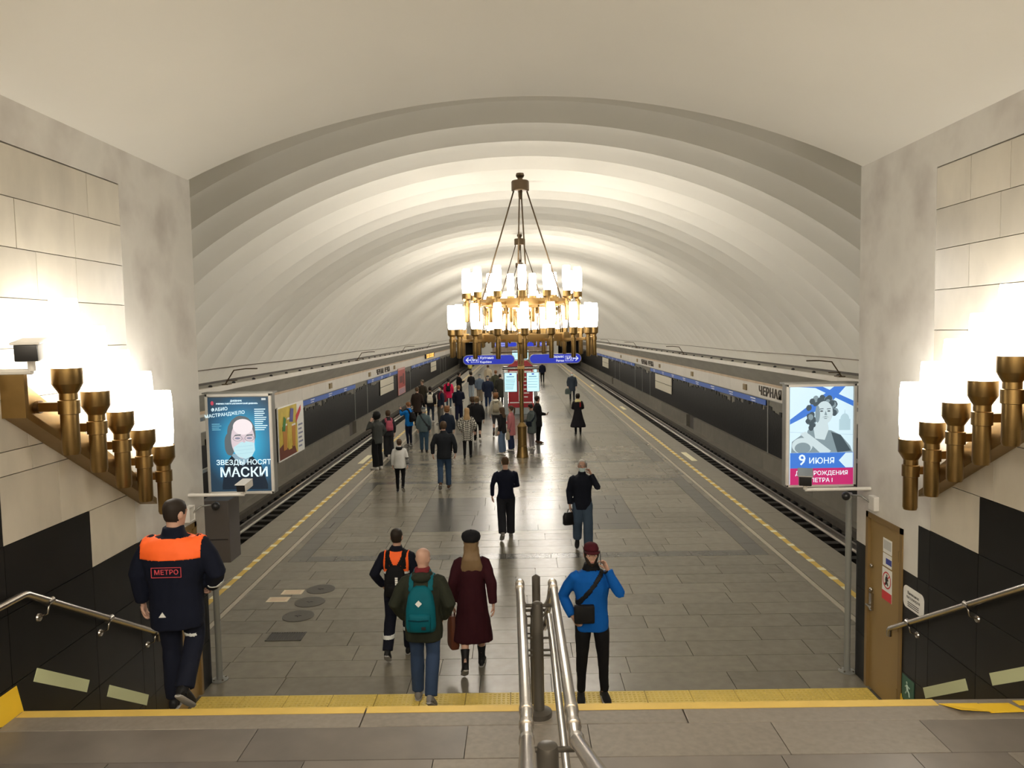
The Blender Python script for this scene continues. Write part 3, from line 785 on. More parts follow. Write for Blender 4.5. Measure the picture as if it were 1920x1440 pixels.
# left: blue mask poster
tl = lightbox('mask_poster', 'lit blue poster of a masked man, hanging beside the left pilaster', -3.65, 2.20, 3.48, 9.6, .84)
pm = bpy.data.materials.new('mask_poster_print'); pm.use_nodes = True; nt = pm.node_tree; nb = nt.nodes['Principled BSDF']
tc = nt.nodes.new('ShaderNodeTexCoord'); mp = nt.nodes.new('ShaderNodeMapping'); gr = nt.nodes.new('ShaderNodeTexGradient'); gr.gradient_type = 'SPHERICAL'
mp.inputs['Location'].default_value = (-.1, 0, -1.0); mp.inputs['Scale'].default_value = (1.9, 1.9, 1.55)
cr = nt.nodes.new('ShaderNodeValToRGB'); cr.color_ramp.elements[0].color = (.012, .03, .055, 1); cr.color_ramp.elements[1].color = (.03, .50, .80, 1); cr.color_ramp.elements[1].position = .85
cr.color_ramp.elements.new(.3).color = (.015, .12, .24, 1)
nt.links.new(tc.outputs['Object'], mp.inputs[0]); nt.links.new(mp.outputs[0], gr.inputs[0]); nt.links.new(gr.outputs[0], cr.inputs[0])
nt.links.new(cr.outputs[0], nb.inputs['Emission Color']); nb.inputs['Emission Strength'].default_value = .85; nb.inputs['Base Color'].default_value = (.02, .05, .08, 1)
mp.vector_type = 'POINT'; mp.inputs['Location'].default_value = (-.05*1.9, 0, -.66*1.55)
MB().box(-.385, .385, .002, .01, .035, 1.235).build('print_sheet', pm, tl)
skin_e = em('poster_skin', (.62, .52, .56)); hair_e = em('poster_hair', (.10, .12, .13)); mask_e = em('poster_mask', (.45, .68, .74)); suit_e = em('poster_suit', (.008, .016, .028)); white_e = em('poster_white', (.72, .90, .95)); shade_e = em('poster_shadow', (.22, .22, .30))
y_ = 0.0
flat([(-.24, y_, .10), (-.20, y_, .38), (-.10, y_, .50), (.16, y_, .48), (.27, y_, .36), (.34, y_, .12), (.34, y_, .06), (-.24, y_, .06)], 'suit', suit_e, tl)
flat([(-.13, y_-.001, .52), (-.02, y_-.001, .40), (.03, y_-.001, .36), (.10, y_-.001, .42), (.13, y_-.001, .50)], 'collar', em('poster_collar', (.22, .34, .42)), tl)
flat(disc(.03, .775, .18, .225, y_-.0015, 30, wob=.02, seed=3), 'hair', hair_e, tl)
flat(disc(-.125, .64, .065, .15, y_-.0017, 20, wob=.05, seed=4), 'hair', hair_e, tl)
flat([(p[0], p[1], p[2]) for p in disc(.045, .70, .15, .245, y_-.003, 30)], 'face', skin_e, tl)
flat(disc(.05, .86, .125, .10, y_-.0032, 24), 'forehead', em('poster_forehead', (.78, .70, .72)), tl)
flat([(-.075, y_-.0045, .60), (.02, y_-.0045, .665), (.09, y_-.0045, .675), (.19, y_-.0045, .655), (.195, y_-.0045, .56), (.15, y_-.0045, .48), (.07, y_-.0045, .45), (-.02, y_-.0045, .48), (-.07, y_-.0045, .54)], 'face_mask', mask_e, tl)
for z in (.60, .555, .51): flat([(-.05, y_-.0055, z), (.17, y_-.0055, z+.02), (.17, y_-.0055, z+.026), (-.05, y_-.0055, z+.005)], 'mask_pleat', em('poster_pleat', (.35, .58, .66)), tl)
for ex in (-.02, .13):
    flat(disc(ex, .715, .036, .013, y_-.005, 16), 'eye', shade_e, tl)
    flat([(ex-.045, y_-.005, .742), (ex+.045, y_-.005, .752), (ex+.04, y_-.005, .765), (ex-.03, y_-.005, .76)], 'eyebrow', hair_e, tl)
    rg = MB(); 
    for i in range(24):
        a, b_ = 2*PI*i/24, 2*PI*(i+1)/24
        rg.add([(ex+.055*k*math.cos(c), y_-.006, .715+.034*k*math.sin(c)) for c in (a, b_) for k in (1, 1.1)], [(0, 1, 3, 2)])
    rg.build('spectacle_rim', hair_e, tl)
flat([(.035, y_-.005, .72), (.05, y_-.005, .66), (.075, y_-.005, .66), (.065, y_-.005, .72)], 'nose', em('poster_nose', (.55, .44, .50)), tl)
PR = (PI/2, 0, 0)
text('ЗВЕЗДЫ НОСЯТ', .088, white_e, tl, (.045, y_-.008, .405), bold=.0012, depth=.0006)
text('МАСКИ', .165, white_e, tl, (.045, y_-.008, .275), bold=.003, depth=.0006, spacing=1.02)
text('ФАБИО', .058, white_e, tl, (-.235, y_-.008, 1.085), (PI/2, -.08, 0), bold=.0006, depth=.0005)
text('МАСТРАНДЖЕЛО', .058, white_e, tl, (-.17, y_-.008, 1.02), (PI/2, -.10, 0), bold=.0006, depth=.0005)
text('ДНЕВНИК', .03, white_e, tl, (-.02, y_-.008, 1.19), depth=.0004, bold=.001)
text('РУБРИКА ГАЗЕТЫ «ПЕТЕРБУРГСКИЙ ДНЕВНИК»', .022, white_e, tl, (-.01, y_-.008, 1.155), depth=.0004, bold=.001)
for i in range(11):
    w1 = (.14, .12, .13, .11, .15, .14, .11, .10, .16, .14, .12)[i]
    MB().box(.205, .205+w1, y_-.004, y_-.003, 1.075-i*.026, 1.085-i*.026).build('small_print', white_e, tl)
for i in range(4): MB().box(-.34, -.34+(.1, .12, .09, .11)[i], y_-.004, y_-.003, .895-i*.024, .902-i*.024).build('small_print', em('poster_small', (.2, .5, .6)), tl)
flat(disc(-.325, 1.165, .02, .028, y_-.004, 8), 'red_emblem', em('poster_red', (.45, .05, .08)), tl)
MB().box(.30, .355, y_-.004, y_-.003, 1.195, 1.22).build('age_mark', em('poster_grey', (.5, .55, .55)), tl)
# right: blue and crimson poster with a generic old-time portrait
tr_ = lightbox('birthday_poster', 'lit white, blue and crimson poster with an old-time portrait, right side', 3.69, 2.17, 3.475, 9.6, .88)
pb = em('poster_pale', (.62, .80, .88), .95); pblue = em('poster_blue', (.045, .17, .58)); pcr = em('poster_crimson', (.48, .02, .13)); g1 = em('engraving_light', (.52, .63, .66)); g2 = em('engraving_mid', (.20, .27, .30)); g3 = em('engraving_dark', (.05, .075, .09))
MB().box(-.395, .395, .002, .01, .035, 1.275).build('print_sheet', pb, tr_)
yb_ = -.0005
flat([(-.395, yb_, .80), (.10, yb_, 1.05), (.30, yb_, 1.275), (.16, yb_, 1.275), (-.395, yb_, .86)], 'blue_ribbon', pblue, tr_)
flat([(-.36, yb_-.001, 1.275), (-.08, yb_-.001, 1.255), (.395, yb_-.001, 1.02), (.395, yb_-.001, 1.09), (.0, yb_-.001, 1.275)], 'blue_ribbon', pblue, tr_)
# domed building behind
bl = em('engraving_pale', (.40, .56, .62))
flat([(.22, yb_-.001, .72), (.36, yb_-.001, .72), (.36, yb_-.001, .86), (.22, yb_-.001, .86)], 'domed_building', bl, tr_)
flat(disc(.29, .86, .055, .07, yb_-.0015, 20, 0, 180), 'domed_building', bl, tr_)
flat([(.284, yb_-.001, .92), (.296, yb_-.001, .92), (.292, yb_-.001, .98), (.288, yb_-.001, .98)], 'domed_building', bl, tr_)
flat([(-.395, yb_-.001, .70), (.395, yb_-.001, .66), (.395, yb_-.001, .665), (-.395, yb_-.001, .705)], 'bridge_line', bl, tr_)
flat([(-.38, yb_-.003, .44), (-.37, yb_-.003, .58), (-.26, yb_-.003, .66), (-.08, yb_-.003, .74), (.12, yb_-.003, .72), (.24, yb_-.003, .66), (.36, yb_-.003, .52), (.39, yb_-.003, .44)], 'armour', g2, tr_)
flat(disc(-.24, .53, .13, .10, yb_-.0035, 22, 0, 360), 'shoulder_plate', g1, tr_)
flat(disc(-.235, .50, .10, .07, yb_-.004, 22), 'shoulder_plate', g2, tr_)
flat([(-.27, yb_-.005, .68), (-.20, yb_-.005, .71), (.12, yb_-.005, .46), (.10, yb_-.005, .44), (-.02, yb_-.005, .44)], 'sash', g1, tr_)
flat([(.12, yb_-.0045, .70), (.24, yb_-.0045, .66), (.37, yb_-.0045, .46), (.2, yb_-.0045, .44)], 'cloak', g3, tr_)
flat([(-.10, yb_-.006, .74), (-.08, yb_-.006, .62), (.04, yb_-.006, .60), (.09, yb_-.006, .74), (.07, yb_-.006, .84), (-.06, yb_-.006, .84)], 'neck', g1, tr_)
rnd = random.Random(5)
for i in range(46):
    a = R_(rnd.uniform(-20, 215)); rr_ = rnd.uniform(.10, .165)
    cx_, cz_ = .01+rr_*math.cos(a)*1.0, .98+rr_*math.sin(a)*1.05
    if a > R_(150): cz_ -= rnd.uniform(0, .24); cx_ -= .02
    flat(disc(cx_, cz_, .035, .04, yb_-.007-.00005*i, 10, wob=.12, seed=i), 'hair_curl', (g2, g3, g3)[i % 3], tr_)
flat(disc(.03, .945, .105, .145, yb_-.012, 26), 'face', g1, tr_)
flat(disc(-.055, .93, .03, .11, yb_-.0125, 16), 'cheek_shadow', g2, tr_)
for ex in (-.005, .085):
    flat(disc(ex, .965, .02, .009, yb_-.013, 12), 'eye', g3, tr_); flat([(ex-.028, yb_-.013, .985), (ex+.028, yb_-.013, .992), (ex+.02, yb_-.013, 1.0), (ex-.02, yb_-.013, .996)], 'eyebrow', g3, tr_)
flat([(.045, yb_-.013, .97), (.03, yb_-.013, .915), (.065, yb_-.013, .912)], 'nose', g2, tr_)
flat([(.0, yb_-.013, .885), (.045, yb_-.013, .90), (.095, yb_-.013, .885), (.048, yb_-.013, .893)], 'moustache', g3, tr_)
flat(disc(.045, .872, .022, .006, yb_-.013, 10), 'mouth', g2, tr_)
flat([(-.395, yb_-.015, .245), (.395, yb_-.015, .245), (.395, yb_-.015, .44), (-.395, yb_-.015, .44)], 'blue_band', pblue, tr_)
flat([(.215, yb_-.016, .34), (.30, yb_-.016, .435), (.39, yb_-.016, .435), (.39, yb_-.016, .25), (.30, yb_-.016, .25)], 'white_notch', pb, tr_)
flat([(-.395, yb_-.015, .035), (.395, yb_-.015, .035), (.395, yb_-.015, .245), (-.395, yb_-.015, .245)], 'crimson_band', pcr, tr_)
wh = em('poster_lettering', (.75, .88, .92))
text('9', .19, wh, tr_, (-.245, yb_-.017, .345), bold=.002, depth=.0005)
text('ИЮНЯ', .105, wh, tr_, (-.0, yb_-.017, .335), bold=.001, depth=.0005)
text('ДЕНЬ РОЖДЕНИЯ', .074, wh, tr_, (0, yb_-.017, .18), bold=.0006, depth=.0005)
text('ПЕТРА I', .074, wh, tr_, (0, yb_-.017, .09), bold=.0006, depth=.0005)
# posts and back boxes carrying the poster boxes
for s, sd in ((1, 'right'), (-1, 'left')):
    t = thing('poster_post', 'thin grey-green steel post at the end of the '+sd+' stair wall', 'post', (s*3.83, 9.10, 0), group='poster posts')
    MB().lathe([(0, 0), (.10, 0), (.10, .012), (.04, .02), (.036, .05), (.036, 2.2 if s > 0 else 1.475), (0, 2.2 if s > 0 else 1.475)], (0, 0, 0), 14).build('post_tube', grey_paint, t, smooth=35)
    for k in range(4): MB().lathe([(0, 0), (.012, 0), (.012, .02), (0, .02)], (.075*math.cos(k*PI/2+.8), .075*math.sin(k*PI/2+.8), .012), 6).build('anchor_bolt', steel, t)
t = thing('equipment_box', 'dark grey steel cabinet hanging under the mask poster', 'cabinet', (-3.78, 9.041, 1.48))
MB().cbox(-.17, .17, 0, .35, 0, .76, .01).build('box_body', box_brown, t)
MB().box(-.15, .15, -.004, 0, .28, .29).build('panel_seam', black_plastic, t)

# ------------------------------------------------------------------ centre post with signs and screens
def info_post(y, near):
    t = thing('bronze_post', 'bronze sign post with a flared base standing in the middle of the platform' if near else 'second bronze sign post farther down the platform, behind the red stand', 'post', (-.04 if near else -.02, y, 0), group='bronze sign posts')
    MB().lathe([(0, 0), (.205, 0), (.205, .03), (.195, .06), (.175, .20), (.155, .36), (.165, .37), (.165, .39), (.15, .40), (.15, 1.0), (.165, 1.01), (.165, 1.05), (.14, 1.08), (.12, 1.10), (.085, 1.16), (0, 1.18)], (0, 0, 0), 24).build('flared_base', bronze, t, smooth=35)
    MB().tube([(0, 0, 1.1), (0, 0, 3.1)], .068, 16).build('shaft', bronze, t, smooth=40)
    for (dx, dy_) in ((-.075, 0), (.075, 0), (0, .075), (0, -.075)):
        MB().tube([(dx, dy_, 2.55), (dx, dy_, 4.05)], .032, 10).build('upper_tube', bronze, t, smooth=40)
    MB().cbox(-.12, .12, -.12, .12, 2.95, 3.05, .01).cbox(-.11, .11, -.11, .11, 4.0, 4.06, .01).build('collar', bronze, t)
    MB().tube([(-.62, 0, 2.95), (.62, 0, 2.95)], .018, 8).tube([(-1.0, 0, 3.52), (1.0, 0, 3.52)], .02, 8).build('cross_arm', bronze_dark, t, smooth=True)
    return t
sign_blue = M('sign_blue', (.012, .03, .40), .4, emit=(.012, .03, .60), es=.35, spec=.3)
screen_e = em('screen_glow', (.55, .88, .95), 1.0); screen_ink = em('screen_ink', (.10, .22, .30))
wl_ = em('sign_white', (.8, .85, .9), .8)
for (py, near) in ((25.43, True), (54.5, False)):
    info_post(py, near)
    adj = '' if near else 'distant '
    for s, sd, ru, en in ((-1, 'left', 'Купчино', 'Kupchino'), (1, 'right', 'Парнас', 'Parnas')):
        t = thing('direction_sign', adj+'blue rounded sign with a white arrow pointing '+sd+', on the '+('near' if near else 'second')+' bronze post', 'sign', (s*1.10, py-.05, 3.28), group='blue direction signs')
        def cap(hw, hh, y0, y1, m, nm):
            pts = [(hw-hh+hh*math.cos(R_(a)), hh*math.sin(R_(a))) for a in range(-90, 91, 15)]+[(-hw+hh+hh*math.cos(R_(a)), hh*math.sin(R_(a))) for a in range(90, 271, 15)]
            MB().prism(pts, 'y', y0, y1).build(nm, m, t)
        cap(.86, .165, -.02, .06, grey_metal, 'sign_rim'); cap(.84, .145, -.03, -.018, sign_blue, 'sign_face')
        ax = s*.70
        MB().tube([(ax-s*.11, -.035, 0), (ax+s*.05, -.035, 0)], .016, 6).tube([(ax-s*.03, -.035, .075), (ax+s*.055, -.035, 0), (ax-s*.03, -.035, -.075)], .016, 6).build('arrow', wl_, t)
        bx = s*.46; fr = MB()
        for r4 in ((-.13, .13, .075, .085), (-.13, .13, -.085, -.075), (-.13, -.12, -.085, .085), (.12, .13, -.085, .085)): fr.box(bx+r4[0], bx+r4[1], -.034, -.03, r4[2], r4[3])
        fr.build('line_badge_frame', wl_, t)
        text('М2', .13, wl_, t, (bx, -.034, 0), bold=.003, depth=.001)
        text(ru, .11, wl_, t, (s*.29, -.034, .065), align='LEFT' if s < 0 else 'RIGHT', bold=.002, depth=.001)
        text(en, .10, wl_, t, (s*.29, -.034, -.07), align='LEFT' if s < 0 else 'RIGHT', bold=.002, depth=.001)
        t = thing('info_screen', adj+'glowing white timetable screen on the '+sd+' side of the '+('near' if near else 'second')+' bronze post', 'screen', (s*.37-.02, py-.08, 2.52), group='information screens')
        MB().cbox(-.215, .215, -.005, .06, -.325, .325, .006).build('screen_case', black_plastic, t)
        MB().box(-.20, .20, -.010, -.004, -.31, .31).build('display', screen_e, t)
        MB().box(-.04, .04, -.012, -.010, .245, .285).build('blue_badge', sign_blue, t)
        MB().box(-.14, .12, -.012, -.010, .17, .20).build('heading', screen_ink, t)
        for i in range(9 if s < 0 else 4): MB().box(-.17, .17-(i*37 % 9)*.012, -.012, -.010, .10-i*(.042 if s < 0 else .09), .112-i*(.042 if s < 0 else .09)).build('text_line', screen_ink, t)

# red information stand
t = thing('information_stand', 'red information stand with white notices behind the bronze post', 'stand', (-.05, 38.9, 0))
redk = M('stand_red', (.33, .010, .018), .35); grk = M('stand_grey', (.34, .37, .38), .45)
MB().cbox(-.62, .62, -.12, .12, .55, 2.30, .01).build('red_panel', redk, t)
for s in (-1, 1):
    MB().cbox(s*.66, s*.86, -.14, .14, 0, 2.42, .01).build('side_post', grk, t)
    MB().box(s*.69, s*.83, -.145, -.139, 1.9, 2.3).build('side_notice', screen_e if s > 0 else white_p, t)
MB().cbox(-.66, .66, -.10, .10, .0, .34, .01).build('grey_plinth', grk, t)
MB().cbox(-.66, .66, -.13, .13, .34, .55, .01).build('red_shelf', redk, t)
MB().prism([(-.66, 2.42), (.66, 2.42), (.35, 2.72), (-.35, 2.72)], 'y', -.14, .14).build('red_header', redk, t)
MB().box(-.88, .88, -.16, .16, 2.38, 2.43).build('dark_shelf', black_plastic, t)
MB().box(-.10, .10, -.13, -.119, .66, 2.25).build('white_notice', white_p, t)
for (a, b_, c, d_) in ((-.56, -.14, 2.05, 2.2), (.14, .56, 2.1, 2.2), (-.56, .56, .57, .62)): MB().box(a, b_, -.126, -.12, c, d_).build('white_line', white_p, t)
for i in range(6): MB().box(.16, .50-(i % 3)*.07, -.126, -.12, 1.85-i*.2, 1.9-i*.2).build('white_print', white_p, t)
for i, (xx) in enumerate((-.55, .5)):
    cctv('security_camera', ('left' if i == 0 else 'right')+' small white camera above the far screens in mid hall', (xx*1.3-.05, 54.2, 3.75), -.6+1.2*i, (-.1+(.14 if xx > 0 else -.14), 54.5, 3.9), 1.0)

# ------------------------------------------------------------------ signs on the track walls
def wallbox(s, y0, y1, z0, z1, t_, name, mat, parent=None, x=8.93, **k):
    return MB().box(s*(x), s*(x+t_), y0, y1, z0, z1).build(name, mat, parent, **k)
gold = M('brass_plate', (.32, .24, .12), .4, .8)
for s, sd in ((-1, 'left'), (1, 'right')):
    cfg = FR[s]; rotz = PI/2 if s < 0 else -PI/2
    for i, (a, b_) in enumerate(cfg['blue']):
        t = thing('line_scheme', ('nearest', 'middle', 'farthest')[i if len(cfg['blue']) == 3 or i == 0 else 2]+' blue line-map band along the '+sd+' track wall', 'sign', (s*8.915, a, 1.42), group='blue line-map bands')
        MB().box(0, s*.03, 0, b_-a, -.10, .10).build('blue_band', blue_m, t)
        k = a+1.2
        while k < b_-1:
            MB().box(-s*.004, 0, k-a, k-a+.62, .03, .065).box(-s*.004, 0, k-a, k-a+.5, -.06, -.03).build('name_print', white_p, t); k += 3.1
    for i, (a, b_) in enumerate(cfg['boards']):
        t = thing('cream_board', ('nearer' if i == 0 else 'farther')+' cream two-plank board on the '+sd+' track wall', 'board', (s*8.93, a, .30), group='cream boards on the track walls')
        MB().cbox(0, -s*.03, 0, b_-a, 0, .46, .006).build('plank', cream_board, t); MB().cbox(0, -s*.03, 0, b_-a, .50, .96, .006).build('plank', cream_board, t)
    for i, yy in enumerate(cfg['sq']):
        MB().cbox(s*8.90, s*8.95, yy-.22, yy+.22, 1.70, 1.94, .008).build('brass_plate', gold, None, label=('nearest', 'second', 'third', 'fourth', 'fifth')[i]+' small square brass plate on the white band of the '+sd+' track wall', cat='plate', group='brass plates on the white band')
    dark_letter = M('letter_bronze', (.07, .055, .04), .45, .6)
    def station(y0, y1, label):
        t = thing('station_name', label, 'lettering', (s*8.94, (y0+y1)/2, 1.80), group='station name lettering')
        wd = abs(y1-y0); x0 = -wd/2
        me = text_mesh('ЧЕРНАЯ  РЕЧКА', .44, bold=.012, depth=.012, spacing=1.15)
        o = link('lettering', me, t); me.materials.clear(); me.materials.append(dark_letter)
        xs = [v.co.x for v in me.vertices]; k = wd/(max(xs)-min(xs)); mid = (max(xs)+min(xs))/2
        for v in me.vertices: v.co.x = (v.co.x-mid)*k
        o.rotation_euler = (PI/2, 0, rotz)
    if s > 0: station(23.9, 28.95, 'near bronze station lettering on the right track wall by the poster'); station(51.7, 56.8, 'far bronze station lettering on the right track wall')
    else: station(47.3, 52.2, 'bronze station lettering on the left track wall')
# food poster, red poster, orange clock on the left wall
t = thing('food_poster', 'colourful drinks poster on the left track wall beside the mask poster', 'poster', (-8.915, 27.6, -.42))
food_y = M('poster_yellow', (.62, .48, .08), .5, var=.3, scale=3); food_o = M('poster_orange', (.55, .24, .05), .5); food_g = M('poster_green', (.05, .22, .05), .5); food_b = M('poster_brown', (.18, .05, .03), .5); food_v = M('poster_violet', (.10, .10, .32), .5)
MB().box(-.02, .02, 0, 3.3, 0, 2.0).build('print_sheet', white_p, t)
MB().box(.021, .024, .05, 2.35, .05, 1.95).build('yellow_field', food_y, t)
MB().prism([(.05, .05), (2.2, .05), (1.9, .45), (1.2, .30), (.6, .62), (.05, .50)], 'x', .0245, .026).build('red_flowers', food_b, t)
for (c, w3, z0, z1, m_) in ((.75, .28, .35, 1.25, food_o), (1.35, .30, .30, 1.45, food_y), (1.85, .25, .35, 1.15, food_o)):
    MB().prism([(c-w3*.7, z0), (c+w3*.7, z0), (c+w3, z1), (c-w3, z1)], 'x', .028, .034).build('drink_glass', m_, t)
    MB().prism([(c-w3, z1), (c+w3, z1), (c+w3*.9, z1+.07), (c-w3*.9, z1+.07)], 'x', .028, .036).build('foam', white_p, t)
MB().prism([(.4, 1.1), (.75, 1.05), (.9, 1.5), (.65, 1.62)], 'x', .037, .04).build('mint_leaf', food_g, t)
MB().prism([(1.3, 1.35), (1.75, 1.3), (1.9, 1.8), (1.5, 1.85)], 'x', .037, .04).build('violet_bloom', food_v, t)
MB().prism([(2.2, 1.2), (2.9, 1.65), (2.9, 1.85), (2.2, 1.5)], 'x', .026, .03).build('red_ribbon', red_p, t)
for i in range(6): MB().box(.021, .024, 2.5, 3.1-(i % 2)*.15, 1.05-i*.17, 1.12-i*.17).build('print_line', M('poster_blue_grey', (.25, .27, .4), .5) if i == 0 else bpy.data.materials['poster_blue_grey'], t)
t = thing('red_poster', 'narrow red and white poster on the left track wall beyond the cream board', 'poster', (-8.915, 55.4, -.3))
MB().box(-.02, .02, 0, 3.4, 0, 1.95).build('print_sheet', M('poster_pink', (.60, .30, .28), .5), t)
MB().box(.021, .024, .1, 3.3, .5, 1.8).build('red_field', M('poster_red_field', (.42, .06, .05), .5), t)
MB().box(.025, .028, .6, 2.0, .85, 1.35).box(.025, .028, 2.2, 2.8, .7, 1.5).build('dark_field', M('poster_maroon', (.12, .02, .02), .5), t)
for i in range(3): MB().box(.021, .024, .3, 3.0, .08+i*.12, .14+i*.12).build('print_line', bpy.data.materials['poster_blue_grey'], t)
t = thing('platform_clock', 'glowing orange digital clock on the left track wall far down', 'clock', (-8.86, 71.6, 1.80))
MB().cbox(-.06, .06, 0, 7.2, 0, .42, .01).build('clock_case', black_plastic, t)
og = em('clock_orange', (1.0, .45, .08), 3.)
for i, y0 in enumerate((.5, 1.7, 3.2, 4.4, 5.5)):
    m_ = MB()
    for (a, b_, c, d_) in ((0, .8, .34, .38), (0, .8, .04, .08), (0, .14, .04, .38), (.66, .8, .04, .38)): m_.box(.061, .066, y0+a, y0+b_, c, d_)
    m_.build('digit', og, t)
# things in and on the platform floor
dkm = M('manhole_iron', (.085, .08, .068), .5, .3, var=.2, scale=20)
for i, (x, y, lb) in enumerate(((-3.44, 12.40, 'farthest of the three round floor hatches'), (-3.46, 11.80, 'middle one of the three round floor hatches'), (-3.47, 11.20, 'nearest of the three round floor hatches'))):
    t = thing('floor_hatch', lb+' on the left of the platform', 'hatch', (x, y, .001), group='round floor hatches')
    MB().lathe([(0, 0), (.235, 0), (.235, .004), (.225, .006), (0, .006)], (0, 0, 0), 28).build('cover', dkm, t)
    MB().box(-.05, .05, -.008, .008, .006, .009).box(-.008, .008, -.05, .05, .006, .009).build('keyhole', black_plastic, t)
t = thing('floor_grate', 'small rectangular metal drain grate in the platform floor', 'grate', (-3.42, 10.42, .001))
MB().box(-.23, .23, -.13, .13, 0, .003).build('grate_pit', black_plastic, t)
fr = MB()
for bx in ((-.25, .25, -.15, -.13), (-.25, .25, .13, .15), (-.25, -.23, -.15, .15), (.23, .25, -.15, .15)): fr.box(*bx, 0, .008)
fr.build('grate_frame', dkm, t)
for i in range(13): MB().box(-.215+i*.035, -.200+i*.035, -.13, .13, .003, .008).build('bar', dkm, t)
for i, (x, y, lb) in enumerate(((-3.87, 12.27, 'farther of two cream floor stickers'), (-4.0, 11.93, 'nearer of two cream floor stickers'))):
    t = thing('floor_sticker', lb+' left of the round hatches', 'sticker', (x, y, .001), group='cream floor stickers')
    MB().box(-.17, .17, -.11, .11, 0, .002).build('sheet', M('sticker_cream%d' % i, (.72, .62, .45), .5), t)
    for j in range(3): MB().box(-.13, .13, -.07+j*.06, -.05+j*.06, .002, .003).build('print_line', M('sticker_ink', (.5, .3, .2), .5) if 'sticker_ink' not in bpy.data.materials else bpy.data.materials['sticker_ink'], t)
# ------------------------------------------------------------------ people
def remeshed(mb, voxel, smooth=4, noise_amp=0., nscale=6., name='m', mat=None, post=None):
    me = bpy.data.meshes.new(name); me.from_pydata(mb.v, [], mb.f)
    b = bmesh.new(); b.from_mesh(me); bmesh.ops.recalc_face_normals(b, faces=b.faces[:]); b.to_mesh(me); b.free()
    o = bpy.data.objects.new(name, me); C.objects.link(o)
    md = o.modifiers.new('r', 'REMESH'); md.mode = 'VOXEL'; md.voxel_size = voxel; md.use_smooth_shade = True
    if smooth:
        sm = o.modifiers.new('s', 'SMOOTH'); sm.iterations = smooth; sm.factor = .5
    dg = bpy.context.evaluated_depsgraph_get(); dg.update()
    r = bpy.data.meshes.new_from_object(o.evaluated_get(dg)); bpy.data.objects.remove(o); bpy.data.meshes.remove(me)
    r.name = name; r.materials.clear()
    if mat: r.materials.append(mat)
    if noise_amp:
        off = Vector((random.uniform(0, 50), random.uniform(0, 50), 0))
        ns = [v.normal.copy() for v in r.vertices]
        for v, nn in zip(r.vertices, ns):
            p = v.co*nscale; p.z *= .6
            v.co += nn*noise_amp*(noise.noise(p+off)+.5*noise.noise(p*2.3+off))
    r.shade_smooth()
    return r
def panel_from(me, pred, off, mat, name, parent, th=None):
    # a strip of cloth lying on a garment: the faces picked by pred, pushed outwards
    vs = {}; nv = []; nf = []
    for p in me.polygons:
        c = p.center
        if pred(c, p.normal):
            f = []
            for vi in p.vertices:
                if vi not in vs:
                    vs[vi] = len(nv); v = me.vertices[vi]; nv.append(v.co+v.normal*off)
                f.append(vs[vi])
            nf.append(f)
    if not nf: return None
    m2 = bpy.data.meshes.new(name); m2.from_pydata(nv, [], nf); m2.materials.append(mat)
    b = bmesh.new(); b.from_mesh(m2); bmesh.ops.solidify(b, geom=b.faces[:], thickness=off*.9); b.to_mesh(m2); b.free()
    m2.shade_smooth()
    return link(name, m2, parent)
def ering(cx, cy, z, a, b, n=18, p=2.3):
    r = []
    for j in range(n):
        t = 2*PI*j/n; c, s = math.cos(t), math.sin(t)
        r.append((cx+a*math.copysign(abs(c)**(2/p), c), cy+b*math.copysign(abs(s)**(2/p), s), z))
    return r
def bend(pts, rads, seg=10):   # densify a limb polyline with rounding
    P = [Vector(p) for p in pts]; return P, rads
HEADR = [(-.02, .022, .026, .050), (.0, .036, .040, .040), (.10, .052, .062, .025), (.22, .062, .078, .010), (.35, .069, .088, .003), (.5, .074, .094, .0), (.65, .076, .097, -.004), (.78, .071, .092, -.006), (.89, .057, .075, -.008), (.96, .036, .050, -.008), (1.0, .014, .02, -.008)]
HZ0, HH = 1.525, .225    # chin height, head height for a 1.75 m body
def head_point(t):
    for i in range(len(HEADR)-1):
        if HEADR[i][0] <= t <= HEADR[i+1][0]:
            k = (t-HEADR[i][0])/(HEADR[i+1][0]-HEADR[i][0]); return [HEADR[i][q]*(1-k)+HEADR[i+1][q]*k for q in (1, 2, 3)]
    return list(HEADR[-1][1:])
def head_shell(region, grow, seg=24, nr=18, bump=0., t0=-.15, t1=1.0):
    # closed shell that stands proud of the head where region(angle, t) > 0; angle 0 = face forward
    mb = MB(); rings = []
    for i in range(nr+1):
        t = t0+(t1-t0)*i/nr; a, b_, c = head_point(max(t, -.02)); 
        if i == nr: a, b_ = a*.6, b_*.6
        ring = []
        for j in range(seg):
            an = 2*PI*j/seg; g = region(abs(math.atan2(math.sin(an), math.cos(an))), t)
            k = grow*max(0, min(1, g)) if g > 0 else -.012
            if bump and g > 0: k += bump*noise.noise(Vector((math.sin(an)*3, math.cos(an)*3, t*5)))
            ring.append(((a+k)*math.sin(an), c+(b_+k)*math.cos(an), HZ0+HH*t+(k*.9 if t > .85 and g > 0 else 0)))
        rings.append(ring)
    mb.loft(rings); return mb
def hair_region(front=.78, side=.55, back=.12):
    def f(an, t):
        line = front if an < .55 else (front+(side-front)*(an-.55)/.5 if an < 1.05 else (side+(back-side)*min(1, (an-1.05)/1.0)))
        return (t-line)*9
    return f
